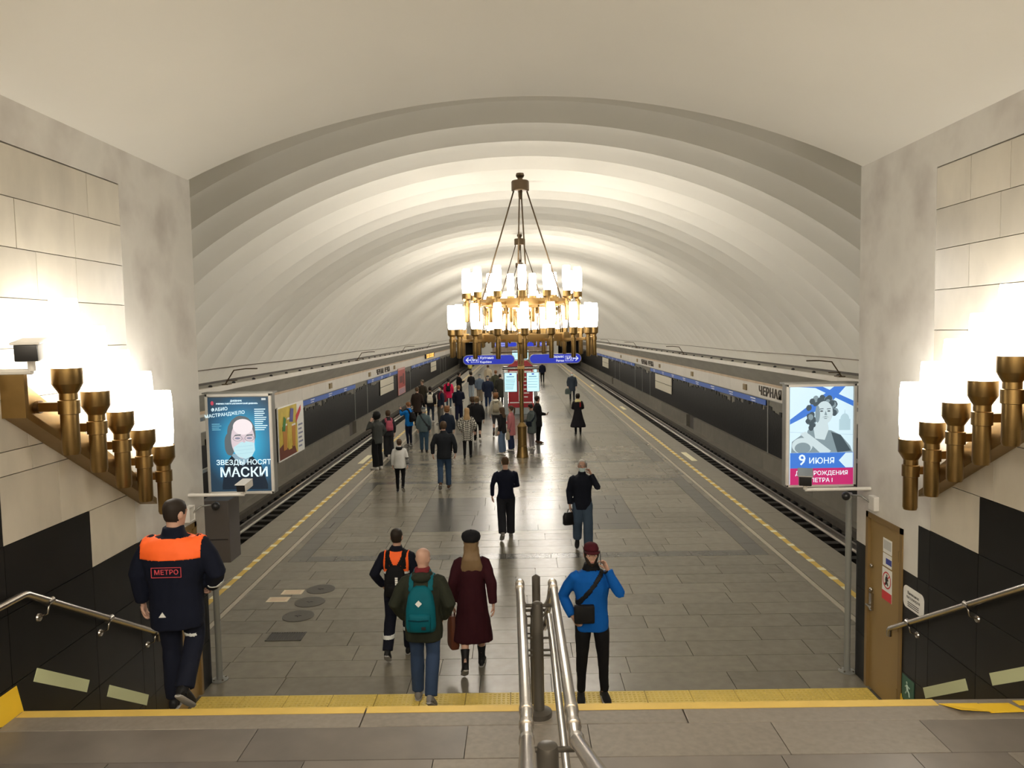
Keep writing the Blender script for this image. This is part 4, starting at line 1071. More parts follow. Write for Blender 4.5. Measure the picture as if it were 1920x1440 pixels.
def hand(mb, wrist, d, palm_n, side, curl=.5, seg=6, hold=0.):
    d = Vector(d).normalized(); n_ = Vector(palm_n); n_ = (n_-d*n_.dot(d)).normalized(); l = d.cross(n_)*side
    w = Vector(wrist)
    pr = []
    for (u, a, b_) in ((-.01, .024, .019), (.02, .032, .017), (.055, .040, .015), (.085, .039, .013), (.095, .034, .010)):
        pr.append([w+d*u+l*a*math.cos(2*PI*j/10)+n_*b_*math.sin(2*PI*j/10) for j in range(10)])
    mb.loft(pr)
    for i, (ln, off) in enumerate(((.068, .030), (.078, .011), (.073, -.009), (.056, -.028))):
        p = w+d*.085+l*off; a = 0; pts = [p-d*.012]; rr = [.0095]
        p = p.copy()
        for k, fr in enumerate((.45, .30, .25)):
            a += curl*(.7 if k == 0 else .9); dr = d*math.cos(a)+n_*math.sin(a); p = p+dr*ln*fr; pts.append(p.copy()); rr.append((.0088, .0078, .0062)[k])
        mb.tube(pts, rr, seg)
    p = w+d*.025+l*.028; t1 = (d*.6+l*.7+n_*.35).normalized(); t2 = (d*.8+l*.15+n_*.5).normalized()
    mb.tube([p, p+t1*.035, p+t1*.035+t2*.028, p+t1*.035+t2*.05], [.014, .012, .0095, .007], seg)

ARMS_ = {'down': ((.245, -.025, 1.14), (.245, .04, .885), (0, 0, -1)), 'swing_f': ((.245, .045, 1.145), (.235, .22, .93), None), 'swing_b': ((.25, -.13, 1.16), (.255, -.17, .91), None),
         'out': ((.268, -.02, 1.16), (.285, .03, .92), None), 'pocket': ((.30, -.07, 1.15), (.215, .06, .96), None), 'phone_front': ((.24, .06, 1.15), (.07, .30, 1.22), None), 'phone_low': ((.24, .04, 1.13), (.09, .27, 1.07), None),
         'phone_ear': ((.275, .16, 1.24), (.165, .095, 1.485), None), 'photo': ((.23, .20, 1.26), (.08, .34, 1.44), None), 'waist': ((.31, -.02, 1.16), (.22, .16, 1.0), None), 'cross': ((.26, .02, 1.15), (.10, .20, 1.12), None)}
SK = {}
def cloth(col, rough=.85, var=.12, col2=None, thr=None, scale=9):
    key = (col, rough, col2)
    if key not in SK: SK[key] = M('cloth_%02d' % len(SK), col, rough, var=var, scale=scale, bump=.1, col2=col2, thr=thr, spec=.2)
    return SK[key]
skin_m = M('skin', (.50, .30, .22), .55, var=.05, scale=12)
HAIR = {'dark': cloth((.022, .016, .012), .6), 'brown': cloth((.075, .045, .025), .6), 'auburn': cloth((.19, .085, .035), .6), 'blond': cloth((.36, .235, .12), .55), 'grey': cloth((.42, .40, .37), .7), 'darkblond': cloth((.19, .125, .065), .55), 'black': cloth((.008, .008, .008), .5)}
shoe_blk = cloth((.012, .012, .013), .5); shoe_wht = cloth((.62, .60, .56), .6); shoe_brn = cloth((.07, .035, .02), .6); shoe_gry = cloth((.20, .19, .18), .6)
sole_m = cloth((.35, .34, .32), .7)
reflect = cloth((.62, .64, .62), .35)

def person(label, pos, h=1.75, rot=0., top=((.02, .02, .03), 'jacket'), pants=((.02, .02, .03), 'slim'), shoes=None, hair=('short', 'dark'), arms=('down', 'down'), step=(0, 0), wide=1., res=1, lean=0., headturn=0., nod=0., hood=None, feet_gap=.1, extras=None, z=0., skirt=False, bare=False, lift=0.):
    s_ = h/1.75
    t = thing('person', label, 'person', (pos[0], pos[1], z), R_(rot)); t.scale = (s_, s_, s_)
    vx = (.012, .018, .026)[res]
    fem = wide < .95
    bw = wide
    # ---- skeleton
    legs = []
    for i, s in enumerate((-1, 1)):
        st = step[i]
        hip = Vector((s*.092, 0, .92)); bentk = lift if (st < 0) else 0
        ank = Vector((s*feet_gap, st*.9, .085+(.10+lift if st < -.1 else 0)))
        knee = (hip+ank)/2+Vector((s*.004, .03+(.07 if st < -.1 else .02 if st > .1 else 0)+bentk*.6, .02))
        legs.append((hip, knee, ank, st))
    armp = []
    for i, s in enumerate((-1, 1)):
        a = arms[i]; e, w_, _ = ARMS_[a] if isinstance(a, str) else (*a, None)
        sh = Vector((s*.175*bw, 0, 1.41)); e = Vector((s*e[0]*(.5+.5*bw), e[1], e[2])); w_ = Vector((s*w_[0], w_[1], w_[2]))
        armp.append((sh, e, w_, a))
    ln = lambda zz: lean*max(0, zz-.95)
    # ---- body: one continuous skin surface
    b = MB()
    tor = [(.86, .13, .095), (.93, .145, .10), (1.02, .125, .085), (1.12, .125, .085), (1.25, .145*bw+.0, .095), (1.36, .155*bw, .09), (1.42, .13*bw, .07), (1.46, .075, .06), (1.49, .054, .056), (1.54, .052, .056), (1.58, .05, .056)]
    b.loft([ering(0, ln(zz)+(-.005 if zz < 1.45 else .0), zz, a, c) for zz, a, c in tor])
    hd = MB().loft([ering(0, c, HZ0+HH*tt, a, bb, 20, 2.1) for tt, a, bb, c in HEADR])
    if res < 2 or hair[0] == 'face':
        hd.add([(0, .118, HZ0+HH*.36), (-.016, .088, HZ0+HH*.33), (.016, .088, HZ0+HH*.33), (-.009, .092, HZ0+HH*.56), (.009, .092, HZ0+HH*.56), (0, .085, HZ0+HH*.3)], [(0, 3, 1), (0, 4, 3), (0, 2, 4), (0, 1, 5), (0, 5, 2), (1, 3, 4, 2, 5)])
        hd.ell((0, .078, HZ0+HH*.17), (.024, .018, .008)); hd.ell((0, .078, HZ0+HH*.60), (.05, .022, .010)); hd.ell((0, .072, HZ0+.012), (.02, .015, .014))
    for s in (-1, 1): hd.ell((s*.078, -.005, HZ0+HH*.45), (.010, .022, .032), 8, 6)
    hm = Matrix.Translation((0, ln(1.5), 1.52)) @ Matrix.Rotation(R_(headturn), 4, 'Z') @ Matrix.Rotation(-R_(nod), 4, 'X') @ Matrix.Translation((0, 0, -1.52))
    b.add(hd.v, hd.f, hm)
    for (hip, knee, ank, st) in legs:
        mid = hip.lerp(knee, .5)+Vector((0, .01, 0)); cf = knee.lerp(ank, .33)+Vector((0, -.015, 0))
        b.tube([hip+Vector((0, 0, .02)), mid, knee, cf, ank, ank+Vector((0, .0, -.03))], [.082, .072, .052, .054, .036, .034], 10)
    for (sh, e, w_, a) in armp:
        o = Vector((0, ln(1.3), 0))
        b.tube([sh*1+o+Vector((0, 0, -.01)), sh.lerp(e, .5)+o, e+o, e.lerp(w_, .35)+o, w_+o], [.052, .045, .036, .036, .026], 10)
    bme = remeshed(b, vx*(.75 if res == 0 else 1), 3, name='body', mat=skin_m)
    # hands joined into the same mesh
    hb = MB()
    for i, (sh, e, w_, a) in enumerate(armp):
        s = (-1, 1)[i]; o = Vector((0, ln(1.3), 0)); d = (w_-e).normalized()
        nrm = Vector((-s, 0, 0)) if a in ('down', 'swing_f', 'swing_b', 'out', 'pocket', 'waist') else (Vector((-s*.8, .2, .3)) if a == 'phone_ear' else Vector((-s*.5, -.3, 1)))
        hand(hb, w_+o, d, nrm, -s if a in ('down', 'swing_f', 'swing_b', 'out') else s, .45 if a in ('down', 'swing_f', 'swing_b', 'out') else .8, 6 if res == 0 else 5)
    bm = bmesh.new(); bm.from_mesh(bme); hm_ = hb.mesh('h'); bm.from_mesh(hm_); bm.to_mesh(bme); bm.free(); bpy.data.meshes.remove(hm_); bme.shade_smooth()
    link('body', bme, t)
    # ---- trousers
    pc, pk = pants
    pr = {'slim': (.094, .068, .05), 'jeans': (.100, .080, .072), 'loose': (.108, .095, .088), 'wide': (.108, .10, .10), 'tight': (.088, .058, .043)}[pk]
    if not bare:
        g = MB()
        g.loft([ering(0, -.005, zz, a, c) for zz, a, c in ((.80, .10, .085), (.86, .165, .118), (.93, .172, .122), (1.02, .158, .112), (1.06, .15, .105))])
        for (hip, knee, ank, st) in legs:
            mid = hip.lerp(knee, .5)+Vector((0, .01, 0)); cf = knee.lerp(ank, .4)+Vector((0, -.012, 0))
            g.tube([hip+Vector((0, 0, .03)), hip.lerp(knee, .15), mid, knee, cf, ank+Vector((0, 0, .01))], [.09, pr[0], pr[0]*.93, pr[1], (pr[1]+pr[2])/2, pr[2]], 12)
        tm = remeshed(g, vx, 3, .006 if res < 2 else .004, 9, 'trousers', cloth(*pc) if isinstance(pc[0], tuple) else cloth(pc))
        tr = link('trousers', tm, t)
    else: tm = None; tr = None
    # ---- shoes
    sm = shoes or shoe_blk
    for i, (hip, knee, ank, st) in enumerate(legs):
        m = MB(); sl = MB(); 
        secs = [(-.085, .024, .030, .03), (-.07, .034, .045, .045), (-.03, .038, .05, .05), (.03, .040, .045, .045), (.08, .046, .036, .036), (.13, .046, .028, .028), (.17, .036, .020, .022), (.195, .016, .012, .016)]
        rings = [[(a*math.cos(2*PI*j/12), yy, -.085+.012+zc+hh*math.sin(2*PI*j/12)) for j in range(12)] for yy, a, hh, zc in secs]
        m.loft(rings); m.tube([(0, -.03, -.05), (0, -.02, .02)], [.043, .040], 12)
        sl.loft([[(a*1.06*math.cos(2*PI*j/12), yy, -.085+.012+.011*math.sin(2*PI*j/12)) for j in range(12)] for yy, a, hh, zc in secs])
        pit = -.62-lift*1.2 if st < -.1 else 0.0
        mt = Matrix.Translation(ank) @ Matrix.Rotation(pit, 4, 'X') @ Matrix.Rotation(-(-.1 if i == 0 else .1), 4, 'Z')
        if pit: mt = Matrix.Translation((0, 0, .0)) @ mt
        so = m.mesh('shoe', sm, smooth=50); so.transform(mt); sh_ = link('shoe', so, t)
        if res < 2: s2 = sl.mesh('sole', sole_m, smooth=50); s2.transform(mt); link('sole', s2, sh_)
    # ---- top
    tc_, tk = top
    P = {'jacket': ([(.80, .185, .145), (.90, .185, .148), (1.02, .172, .135), (1.14, .176, .135), (1.27, .192*bw, .142), (1.36, .195*bw, .13), (1.42, .155*bw, .10), (1.46, .088, .082), (1.50, .074, .078), (1.525, .072, .078)], (.072, .064, .050)),
         'sweater': ([(.87, .165, .128), (.95, .172, .132), (1.06, .160, .122), (1.16, .168, .122), (1.28, .190*bw, .132), (1.36, .190*bw, .118), (1.42, .15*bw, .092), (1.46, .08, .072), (1.49, .066, .068)], (.066, .056, .040)),
         'bulky': ([(.74, .205, .16), (.82, .21, .165), (.95, .205, .16), (1.08, .205, .158), (1.25, .225*bw, .162), (1.36, .225*bw, .145), (1.43, .175*bw, .11), (1.47, .095, .088), (1.52, .082, .082), (1.54, .078, .08)], (.088, .078, .060)),
         'coat': ([(.42, .25, .20), (.55, .235, .185), (.75, .20, .16), (.95, .18, .145), (1.10, .165, .13), (1.25, .185*bw, .14), (1.36, .195*bw, .125), (1.42, .155*bw, .10), (1.46, .09, .085), (1.50, .075, .08)], (.076, .068, .055)),
         'flared': ([(.33, .34, .28), (.42, .32, .26), (.7, .235, .19), (.95, .175, .135), (1.08, .150, .115), (1.25, .18*bw, .132), (1.36, .19*bw, .12), (1.42, .15*bw, .095), (1.46, .088, .08), (1.50, .075, .075)], (.072, .062, .052)),
         'midcoat': ([(.62, .205, .165), (.72, .20, .16), (.95, .185, .148), (1.10, .178, .14), (1.25, .19*bw, .145), (1.36, .195*bw, .13), (1.42, .155*bw, .10), (1.46, .09, .085), (1.50, .076, .08)], (.076, .068, .055))}[tk]
    g = MB()
    g.loft([ering(0, ln(zz)-.005, zz, a, c) for zz, a, c in P[0]])
    ra, rb, rc = P[1]
    for (sh, e, w_, a) in armp:
        o = Vector((0, ln(1.3), 0)); s = 1 if sh.x > 0 else -1
        g.tube([sh+o+Vector((-s*.05, 0, .0)), sh+o+Vector((0, 0, -.03)), sh.lerp(e, .5)+o, e+o, e.lerp(w_, .5)+o, e.lerp(w_, .96)+o], [ra*.8, ra, (ra+rb)/2, rb, (rb+rc)/2, rc], 12)
    jm = remeshed(g, vx, 3, .008 if res < 2 else .005, 8, tk if tk in ('sweater',) else 'jacket' if tk in ('jacket', 'bulky') else 'coat', cloth(*tc_) if isinstance(tc_[0], tuple) else cloth(tc_))
    jk = link(jm.name.split('.')[0], jm, t)
    if hood:
        m = MB().ell((0, -.10+ln(1.45), 1.455), (.115, .065, .06), 14, 8); m.ell((-.07, -.03, 1.475), (.05, .07, .04), 10, 6).ell((.07, -.03, 1.475), (.05, .07, .04), 10, 6)
        link('hood', remeshed(m, vx, 3, .004, 10, 'hood', hood), t)
    # ---- hair, hats
    hk, hc = hair[0], HAIR.get(hair[1] if len(hair) > 1 else 'dark')
    sg = (28, 20, 16)[res]; nr = (20, 14, 11)[res]
    def put(mb, name, mat, parent=t, tr_=True):
        me = mb.mesh(name, mat, smooth=True)
        if tr_: me.transform(hm)
        return link(name, me, parent)
    if hk in ('short', 'ponytail'): put(head_shell(hair_region(), .012, sg, nr, .006), 'hair', hc)
    if hk == 'cropped': put(head_shell(hair_region(.84, .5, .15), .004, sg, nr), 'hair', hc)
    if hk == 'curly': put(head_shell(hair_region(.72, .35, .0), .034, 28, 20, .022), 'hair', hc)
    if hk in ('bob', 'long', 'ponytail', 'bun'):
        if hk != 'ponytail': put(head_shell(hair_region(.76, .15, -.1), .020, sg, nr, .006), 'hair', hc)
        if hk == 'long':
            m = MB(); bz = hair[2] if len(hair) > 2 else 1.22
            m.loft([ering(0, -.045+ln(zz)-(1.6-zz)*.02-(.045 if zz < 1.5 else 0), zz, a, c, 16, 2.0) for zz, a, c in ((1.71, .055, .05), (1.64, .086, .075), (1.54, .096, .07), (1.45, .118, .062), (1.36, .138, .050), (bz+.07, .125, .036), (bz+.02, .085, .022), (bz-.02, .04, .012))[::-1]])
            o_ = link('hair', remeshed(m, vx, 2, .010, 14, 'hair', hc), t); o_.name = 'long_hair'
        if hk == 'bun': put(MB().ell((0, -.11, HZ0+HH*.8), (.045, .045, .045)), 'hair_bun', hc)
        if hk == 'ponytail': put(MB().tube([(0, -.10, HZ0+HH*.75), (0, -.15, HZ0+HH*.6), (0, -.14, HZ0-.05), (0, -.12, HZ0-.14)], [.02, .03, .028, .008], 8), 'ponytail', hc)
    if hk == 'hoodup': put(head_shell(hair_region(.93, .02, -.15), .038, sg, nr, .004), 'raised_hood', hc)
    if hk == 'beret':
        put(MB().lathe([(0, 0), (.085, 0), (.115, .02), (.125, .045), (.11, .075), (.06, .095), (.0, .10)], (0, -.025, HZ0+HH*.74), 20).tube([(0, -.02, HZ0+HH*.74+.09), (0, -.02, HZ0+HH*.74+.115)], .006, 6), 'beret', cloth((.012, .012, .014), .9))
    if hk in ('cap', 'flatcap', 'knit'):
        cm = hair[3] if len(hair) > 3 else cloth((.02, .02, .025))
        put(head_shell(hair_region(.80, .3, .12), .008, sg, nr), 'hair', hc)
        c_ = head_shell(lambda an, tt: (tt-(.60 if hk == 'knit' else .66))*12, .013 if hk != 'knit' else .018, sg, nr)
        co = put(c_, 'cap' if hk != 'knit' else 'knit_hat', cm)
        if hk != 'knit':
            m = MB(); pts = []
            for i in range(11):
                a = PI*i/10; pts.append((.084*math.cos(a), .072+.12*math.sin(a)))
            m.prism([(x, yy) for x, yy in pts], 'z', HZ0+HH*.67, HZ0+HH*.67+.010)
            put(m, 'cap_peak', cm, co)
    return dict(root=t, hm=hm, jm=jm, tm=tm, jk=jk, tr=tr, arms=armp, ln=ln, s=s_, put=put, vx=vx, legs=legs)

def to_world(pd, p): return Matrix.LocRotScale(pd['root'].location, pd['root'].rotation_euler, pd['root'].scale) @ Vector(p)
def carried(pd, name, label, cat, **k):    # a thing worn or held: its own top-level object in the wearer's place
    t = thing(name, label, cat, pd['root'].location, pd['root'].rotation_euler.z, **k); t.scale = pd['root'].scale; return t
def phone(pd, side, label, ear=False, lit=False):
    sh, e, w_, a = pd['arms'][side]; t = carried(pd, 'phone', label, 'phone')
    d = (w_-e).normalized(); c = w_+d*.075+Vector((0, pd['ln'](1.3), 0))
    s = (-1, 1)[side]
    if ear: mt = Matrix.Translation((s*.092, .055, HZ0+HH*.36)) @ Matrix.Rotation(.5, 4, 'X') @ Matrix.Rotation(PI/2+.1*s, 4, 'Z')
    else: mt = Matrix.Translation(c+Vector((-s*.03, .03, .035))) @ Matrix.Rotation(-.7, 4, 'X')
    MB().cbox(-.037, .037, -.004, .005, -.075, .075, .004, mt).build('phone_body', black_plastic, t)
    if lit: MB().box(-.033, .033, -.006, -.0045, -.07, .07, mt).build('screen', screen_e, t)
    return t
def backpack(pd, label, mat, z0=1.02, z1=1.43, w=.15, dp=.13, strap=None, pocket=True, yo=-.10, sx=0.):
    t = carried(pd, 'backpack', label, 'backpack'); h = z1-z0; y_b = yo+pd['ln'](1.25)
    def sec(k, a, b_): return ering(sx, y_b-b_*.9, z0+h*k, a, b_, 18, 3.2)
    m = MB().loft([sec(0, w*.8, dp*.40), sec(.03, w*.93, dp*.55), sec(.15, w, dp*.62), sec(.5, w*.97, dp*.60), sec(.8, w*.82, dp*.50), sec(.94, w*.6, dp*.38), sec(1.0, w*.3, dp*.2)])
    me = m.mesh('bag_body', mat, smooth=True); link('bag_body', me, t)
    if pocket:
        m = MB(); yb = y_b-dp*1.1
        m.loft([ering(sx, yb, z0+h*k, a, b_, 16, 3) for k, a, b_ in ((.06, w*.55, .03), (.09, w*.72, .045), (.38, w*.72, .045), (.45, w*.66, .03))])
        link('front_pocket', m.mesh('front_pocket', mat, smooth=True), t)
    m = MB(); m.tube([(sx-.03, y_b-.01, z1-.01), (sx, y_b-.02, z1+.035), (sx+.03, y_b-.01, z1-.01)], .008, 6); m.build('carry_loop', strap or mat, t, smooth=True)
    for s in (-1, 1):
        panel_from(pd['jm'], lambda c, nn, s=s: abs(c.x-s*.105) < .022+pd['vx']*.3 and c.z > 1.12 and (c.y > 0 or c.z > z1-.06), .012, strap or mat, 'shoulder_strap', t)
    return t
def crossbag(pd, label, mat, side, z0=.86, z1=1.08, w=.12, yb=.0, cat='bag', name='crossbody_bag', strap=True, front=0.):
    t = carried(pd, name, label, cat); s = side
    x = s*(.215 if not front else .10); y = yb if not front else front
    if front: MB().cbox(x-w, x+w, y-.035, y+.035, z0, z1, .02).build('bag_body', mat, t, smooth=40)
    else: MB().cbox(x-.045, x+.045, y-w, y+w, z0, z1, .02).build('bag_body', mat, t, smooth=40)
    if strap:
        zt = 1.46
        panel_from(pd['jm'], lambda c, nn: abs((c.x+s*.12)*(z1-zt)-(c.z-zt)*(s*.27)) < .022*abs(z1-zt)+pd['vx']*.14 and c.z > z1-.03 and abs(c.x) < .2, .010, mat, 'shoulder_strap', t)
    return t
def handbag(pd, side, label, mat, w=.16, h=.24, d=.06, drop=.12, name='handbag', cat='bag', yaw=0.):
    sh, e, w_, a = pd['arms'][side]; t = carried(pd, name, label, cat)
    c = w_+(w_-e).normalized()*.09; zt = c.z-drop
    mt = Matrix.Translation((c.x, c.y, 0)) @ Matrix.Rotation(yaw, 4, 'Z')
    MB().loft([ering(0, 0, zt-h, w*.9, d, 16, 4), ering(0, 0, zt-h*.9, w, d*1.1, 16, 4), ering(0, 0, zt-h*.3, w*.98, d, 16, 4), ering(0, 0, zt, w*.75, d*.5, 16, 4)], mat=mt).build('bag_body', mat, t, smooth=40)
    MB().tube([(-w*.4, 0, zt-.01), (-w*.25, 0, c.z-.0), (w*.25, 0, c.z), (w*.4, 0, zt-.01)], .009, 6, mat=mt).build('bag_handle', mat, t, smooth=True)
    return t
def face(pd, mask=None, beard=None, mouth=True):
    put = pd['put']
    if True:
        eye = cloth((.75, .73, .70), .3); iris = cloth((.03, .02, .015), .2)
        m = MB(); i_ = MB(); br = MB()
        for s in (-1, 1):
            m.ell((s*.031, .080, HZ0+HH*.50), (.013, .010, .008), 10, 6); i_.ell((s*.031, .088, HZ0+HH*.50), (.006, .005, .006), 8, 6)
            br.tube([(s*.014, .096, HZ0+HH*.575), (s*.032, .094, HZ0+HH*.60), (s*.052, .078, HZ0+HH*.58)], [.004, .005, .003], 6)
        put(m, 'eyes', eye); put(i_, 'irises', iris); put(br, 'eyebrows', HAIR['dark'] if beard else HAIR['grey'])
    if mouth: put(MB().ell((0, .092, HZ0+HH*.185), (.024, .008, .006), 10, 6), 'lips', cloth((.42, .17, .14), .5))
    if beard: put(head_shell(lambda an, tt: (1.0 if an < 1.9 and tt < .42 and not (an < .5 and tt > .22) and not (an < .22 and .12 < tt < .24) and tt < .20+.25*min(1, an/1.2) else -1), .006, 32, 22, .002, t0=-.06, t1=.6), 'beard', beard)
    if mask:
        put(head_shell(lambda an, tt: 1.0 if an < 1.15 and -.02 < tt < mask else -1, .012, 32, 24, 0, t0=-.08, t1=.6), 'face_mask', cloth((.55, .68, .70), .7))

navy = (.006, .008, .020); black = (.006, .006, .007); jeans = (.032, .055, .11); grey = (.10, .10, .10); olive = (.05, .055, .035)
# --- foreground
p = person('man in navy work jacket with orange shoulders, stepping down by the left wall', (-2.93, 6.13), 1.80, 2, ((.004, .006, .016), 'bulky'), ((.006, .008, .018), 'jeans'), hair=('cropped', 'dark'), arms=('out', 'waist'), step=(.12, -.20), wide=1.12, res=0, z=LZ-RIS*2, headturn=-28, nod=8, lift=.10)
orange = M('hi_vis_orange', (.95, .13, .015), .7, var=.04, emit=(.9, .12, .02), es=.0)
p['arms']
panel_from(p['jm'], lambda c, nn: 1.30 < c.z < 1.455 and abs(c.x) < .235 and (c.y < .02 or c.z > 1.40), .006, orange, 'orange_yoke', p['root'])
panel_from(p['jm'], lambda c, nn: c.z < 1.06 and c.z > 1.02 and c.x > .235 and c.y > .03, .006, reflect, 'cuff_band', p['root'])
panel_from(p['tm'], lambda c, nn: .64 < c.z < .665 and .02 < c.x < .14 and c.y < .02, .006, reflect, 'knee_band', p['root'])
redt = M('jacket_red_print', (.55, .06, .08), .6)
te = text('МЕТРО', .052, redt, p['root'], (.0, -.178, 1.215), (PI/2, 0, 0), bold=.0008, depth=.001, spacing=1.05)
fr = MB()
for r4 in ((-.115, .115, .036, .040), (-.115, .115, -.040, -.036), (-.115, -.111, -.04, .04), (.111, .115, -.04, .04)): fr.box(r4[0], r4[1], -.182, -.176, 1.215+r4[2], 1.215+r4[3])
fr.build('lettering_frame', redt, p['root'])
MB().prism([(-.075, .86), (-.02, .86), (-.047, .90)], 'y', -.178, -.172).build('reflective_triangle', reflect, p['root'])
p = person('worker in navy and orange jacket with reflective trouser bands, walking away on the left', (-1.71, 9.70), 1.70, -3, ((.005, .006, .014), 'jacket'), ((.006, .007, .015), 'jeans'), hair=('cropped', 'dark'), arms=('pocket', 'down'), step=(-.30, .16), wide=1.0, res=0)
panel_from(p['jm'], lambda c, nn: 1.20 < c.z < 1.46 and abs(c.x) < .165 and c.y < .03, .005, orange, 'orange_back', p['root'])
panel_from(p['jm'], lambda c, nn: 1.165 < c.z < 1.20 and abs(c.x) < .175 and c.y < .05, .005, reflect, 'reflective_band', p['root'])
panel_from(p['tm'], lambda c, nn: .34 < c.z < .385, .006, reflect, 'shin_band', p['root'])
bp = backpack(p, 'black backpack with a white column of print on the orange-backed worker', cloth(black), .88, 1.30, .145, .12)
for i in range(8): MB().box(.02, .055, -.262, -.256, .95+.028*i, .972+.028*i).build('white_print', white_p, bp)
for s in (-1, 1): panel_from(p['jm'], lambda c, nn, s=s: c.y < .02 and c.z > 1.25 and abs(c.x-s*(.03+(c.z-1.25)*.48)) < .024, .016, cloth(black), 'back_strap', bp)
p = person('bald man in olive parka and blue jeans stepping onto the yellow tactile strip', (-1.22, 8.44), 1.78, -2, ((.022, .025, .016), 'bulky'), (jeans, 'jeans'), shoes=shoe_gry, hair=('none',), arms=('pocket', 'pocket'), step=(.12, -.28), z=.010, wide=1.0, res=0, hood=cloth((.022, .025, .016)), headturn=-15, nod=12)
panel_from(p['jm'], lambda c, nn: c.z > 1.50, .006, cloth((.16, .02, .025)), 'red_collar', p['root'])
teal = cloth((.0, .10, .135), .7)
bp = backpack(p, 'teal backpack with a white diamond patch on the bald man in the olive parka', teal, .88, 1.38, .165, .14)
MB().prism([(-.035, 1.235), (0, 1.27), (.035, 1.235), (0, 1.20)], 'y', -.315, -.295).build('diamond_patch', white_p, bp)
MB().box(.03, .075, -.335, -.325, .96, .99).build('dark_label', black_p, bp)
MB().tube([(-.11, -.335, 1.065), (0, -.345, 1.06), (.11, -.335, 1.065)], .006, 6).build('zip', cloth((.0, .03, .05)), bp)
p = person('woman in long burgundy coat and black beret walking away', (-.72, 9.25), 1.74, 3, ((.030, .004, .008), 'coat'), (black, 'tight'), hair=('long', 'darkblond', 1.24), arms=('down', 'swing_b'), step=(-.28, .2), wide=.88, res=0, bare=True)
put = p['put']
put(head_shell(hair_region(.7, .2, 0), .014, 28, 18), 'crown_hair', HAIR['darkblond'])
put(MB().lathe([(0, -.02), (.088, -.02), (.112, .01), (.120, .045), (.110, .085), (.07, .112), (.0, .12)], (0, -.025, HZ0+HH*.66), 22).tube([(0, -.025, HZ0+HH*.66+.115), (0, -.025, HZ0+HH*.66+.135)], .006, 6), 'beret', cloth((.010, .010, .012), .95))
for i, (hip, knee, ank, st) in enumerate(p['legs']):
    MB().tube([ank+Vector((0, 0, -.03)), ank+(knee-ank)*.22, ank+(knee-ank)*.42], [.044, .046, .058], 14).build('ankle_boot', shoe_blk, p['root'], smooth=50)
m = MB().loft([ering(0, 0, zz, a, b_) for zz, a, b_ in ((.40, .17, .14), (.5, .17, .14), (.7, .15, .12))]); m.build('pale_skirt', cloth((.55, .52, .45)), p['root'], smooth=True)
handbag(p, 0, 'flat brown leather bag in the left hand of the woman in burgundy', cloth((.11, .035, .018), .5), .06, .40, .11, .10, yaw=.3)
p = person('man in dark navy sweater and trousers walking away, centre of the platform', (-.41, 15.33), 1.68, 5, (navy, 'sweater'), ((.016, .017, .022), 'loose'), shoes=shoe_gry, hair=('cropped', 'brown'), arms=('out', 'phone_low'), step=(-.30, .16), wide=1.1, res=0, nod=14)
p = person('grey-haired man in dark jacket, mask on chin, phoning while walking towards the stairs', (1.07, 14.49), 1.74, 178, ((.008, .010, .018), 'jacket'), ((.055, .085, .13), 'loose'), shoes=shoe_blk, hair=('cropped', 'grey'), arms=('phone_ear', 'down'), step=(.12, -.12), wide=1.05, res=0)
face(p, mask=.33)
handbag(p, 1, 'black leather briefcase hanging from the hand of the grey-haired man', cloth((.008, .008, .009), .4), .15, .24, .055, .05, 'briefcase', yaw=.5)
phone(p, 0, 'phone held to the ear of the grey-haired man', ear=True)
p = person('man in bright blue fleece and maroon cap phoning at the foot of the stairs', (.68, 8.47), 1.80, 182, ((.002, .085, .36), 'jacket'), ((.006, .006, .007), 'slim'), hair=('cap', 'dark', 0, cloth((.055, .005, .010))), arms=('phone_ear', 'pocket'), wide=1.05, res=0, feet_gap=.13, z=.010)
face(p, beard=HAIR['dark'])
panel_from(p['jm'], lambda c, nn: c.z > 1.465 and abs(c.x) < .1, .010, cloth(black), 'black_collar', p['root'])
panel_from(p['tm'], lambda c, nn: abs(abs(c.x)-.165) < .012 and abs(c.y) < .02, .004, white_p, 'side_stripe', p['root'])
crossbag(p, 'black shoulder bag slung across the man in the blue fleece', cloth((.010, .010, .011), .6), 1, .92, 1.12, .11, front=.15)
phone(p, 0, 'dark phone at the ear of the man in the blue fleece', ear=True)
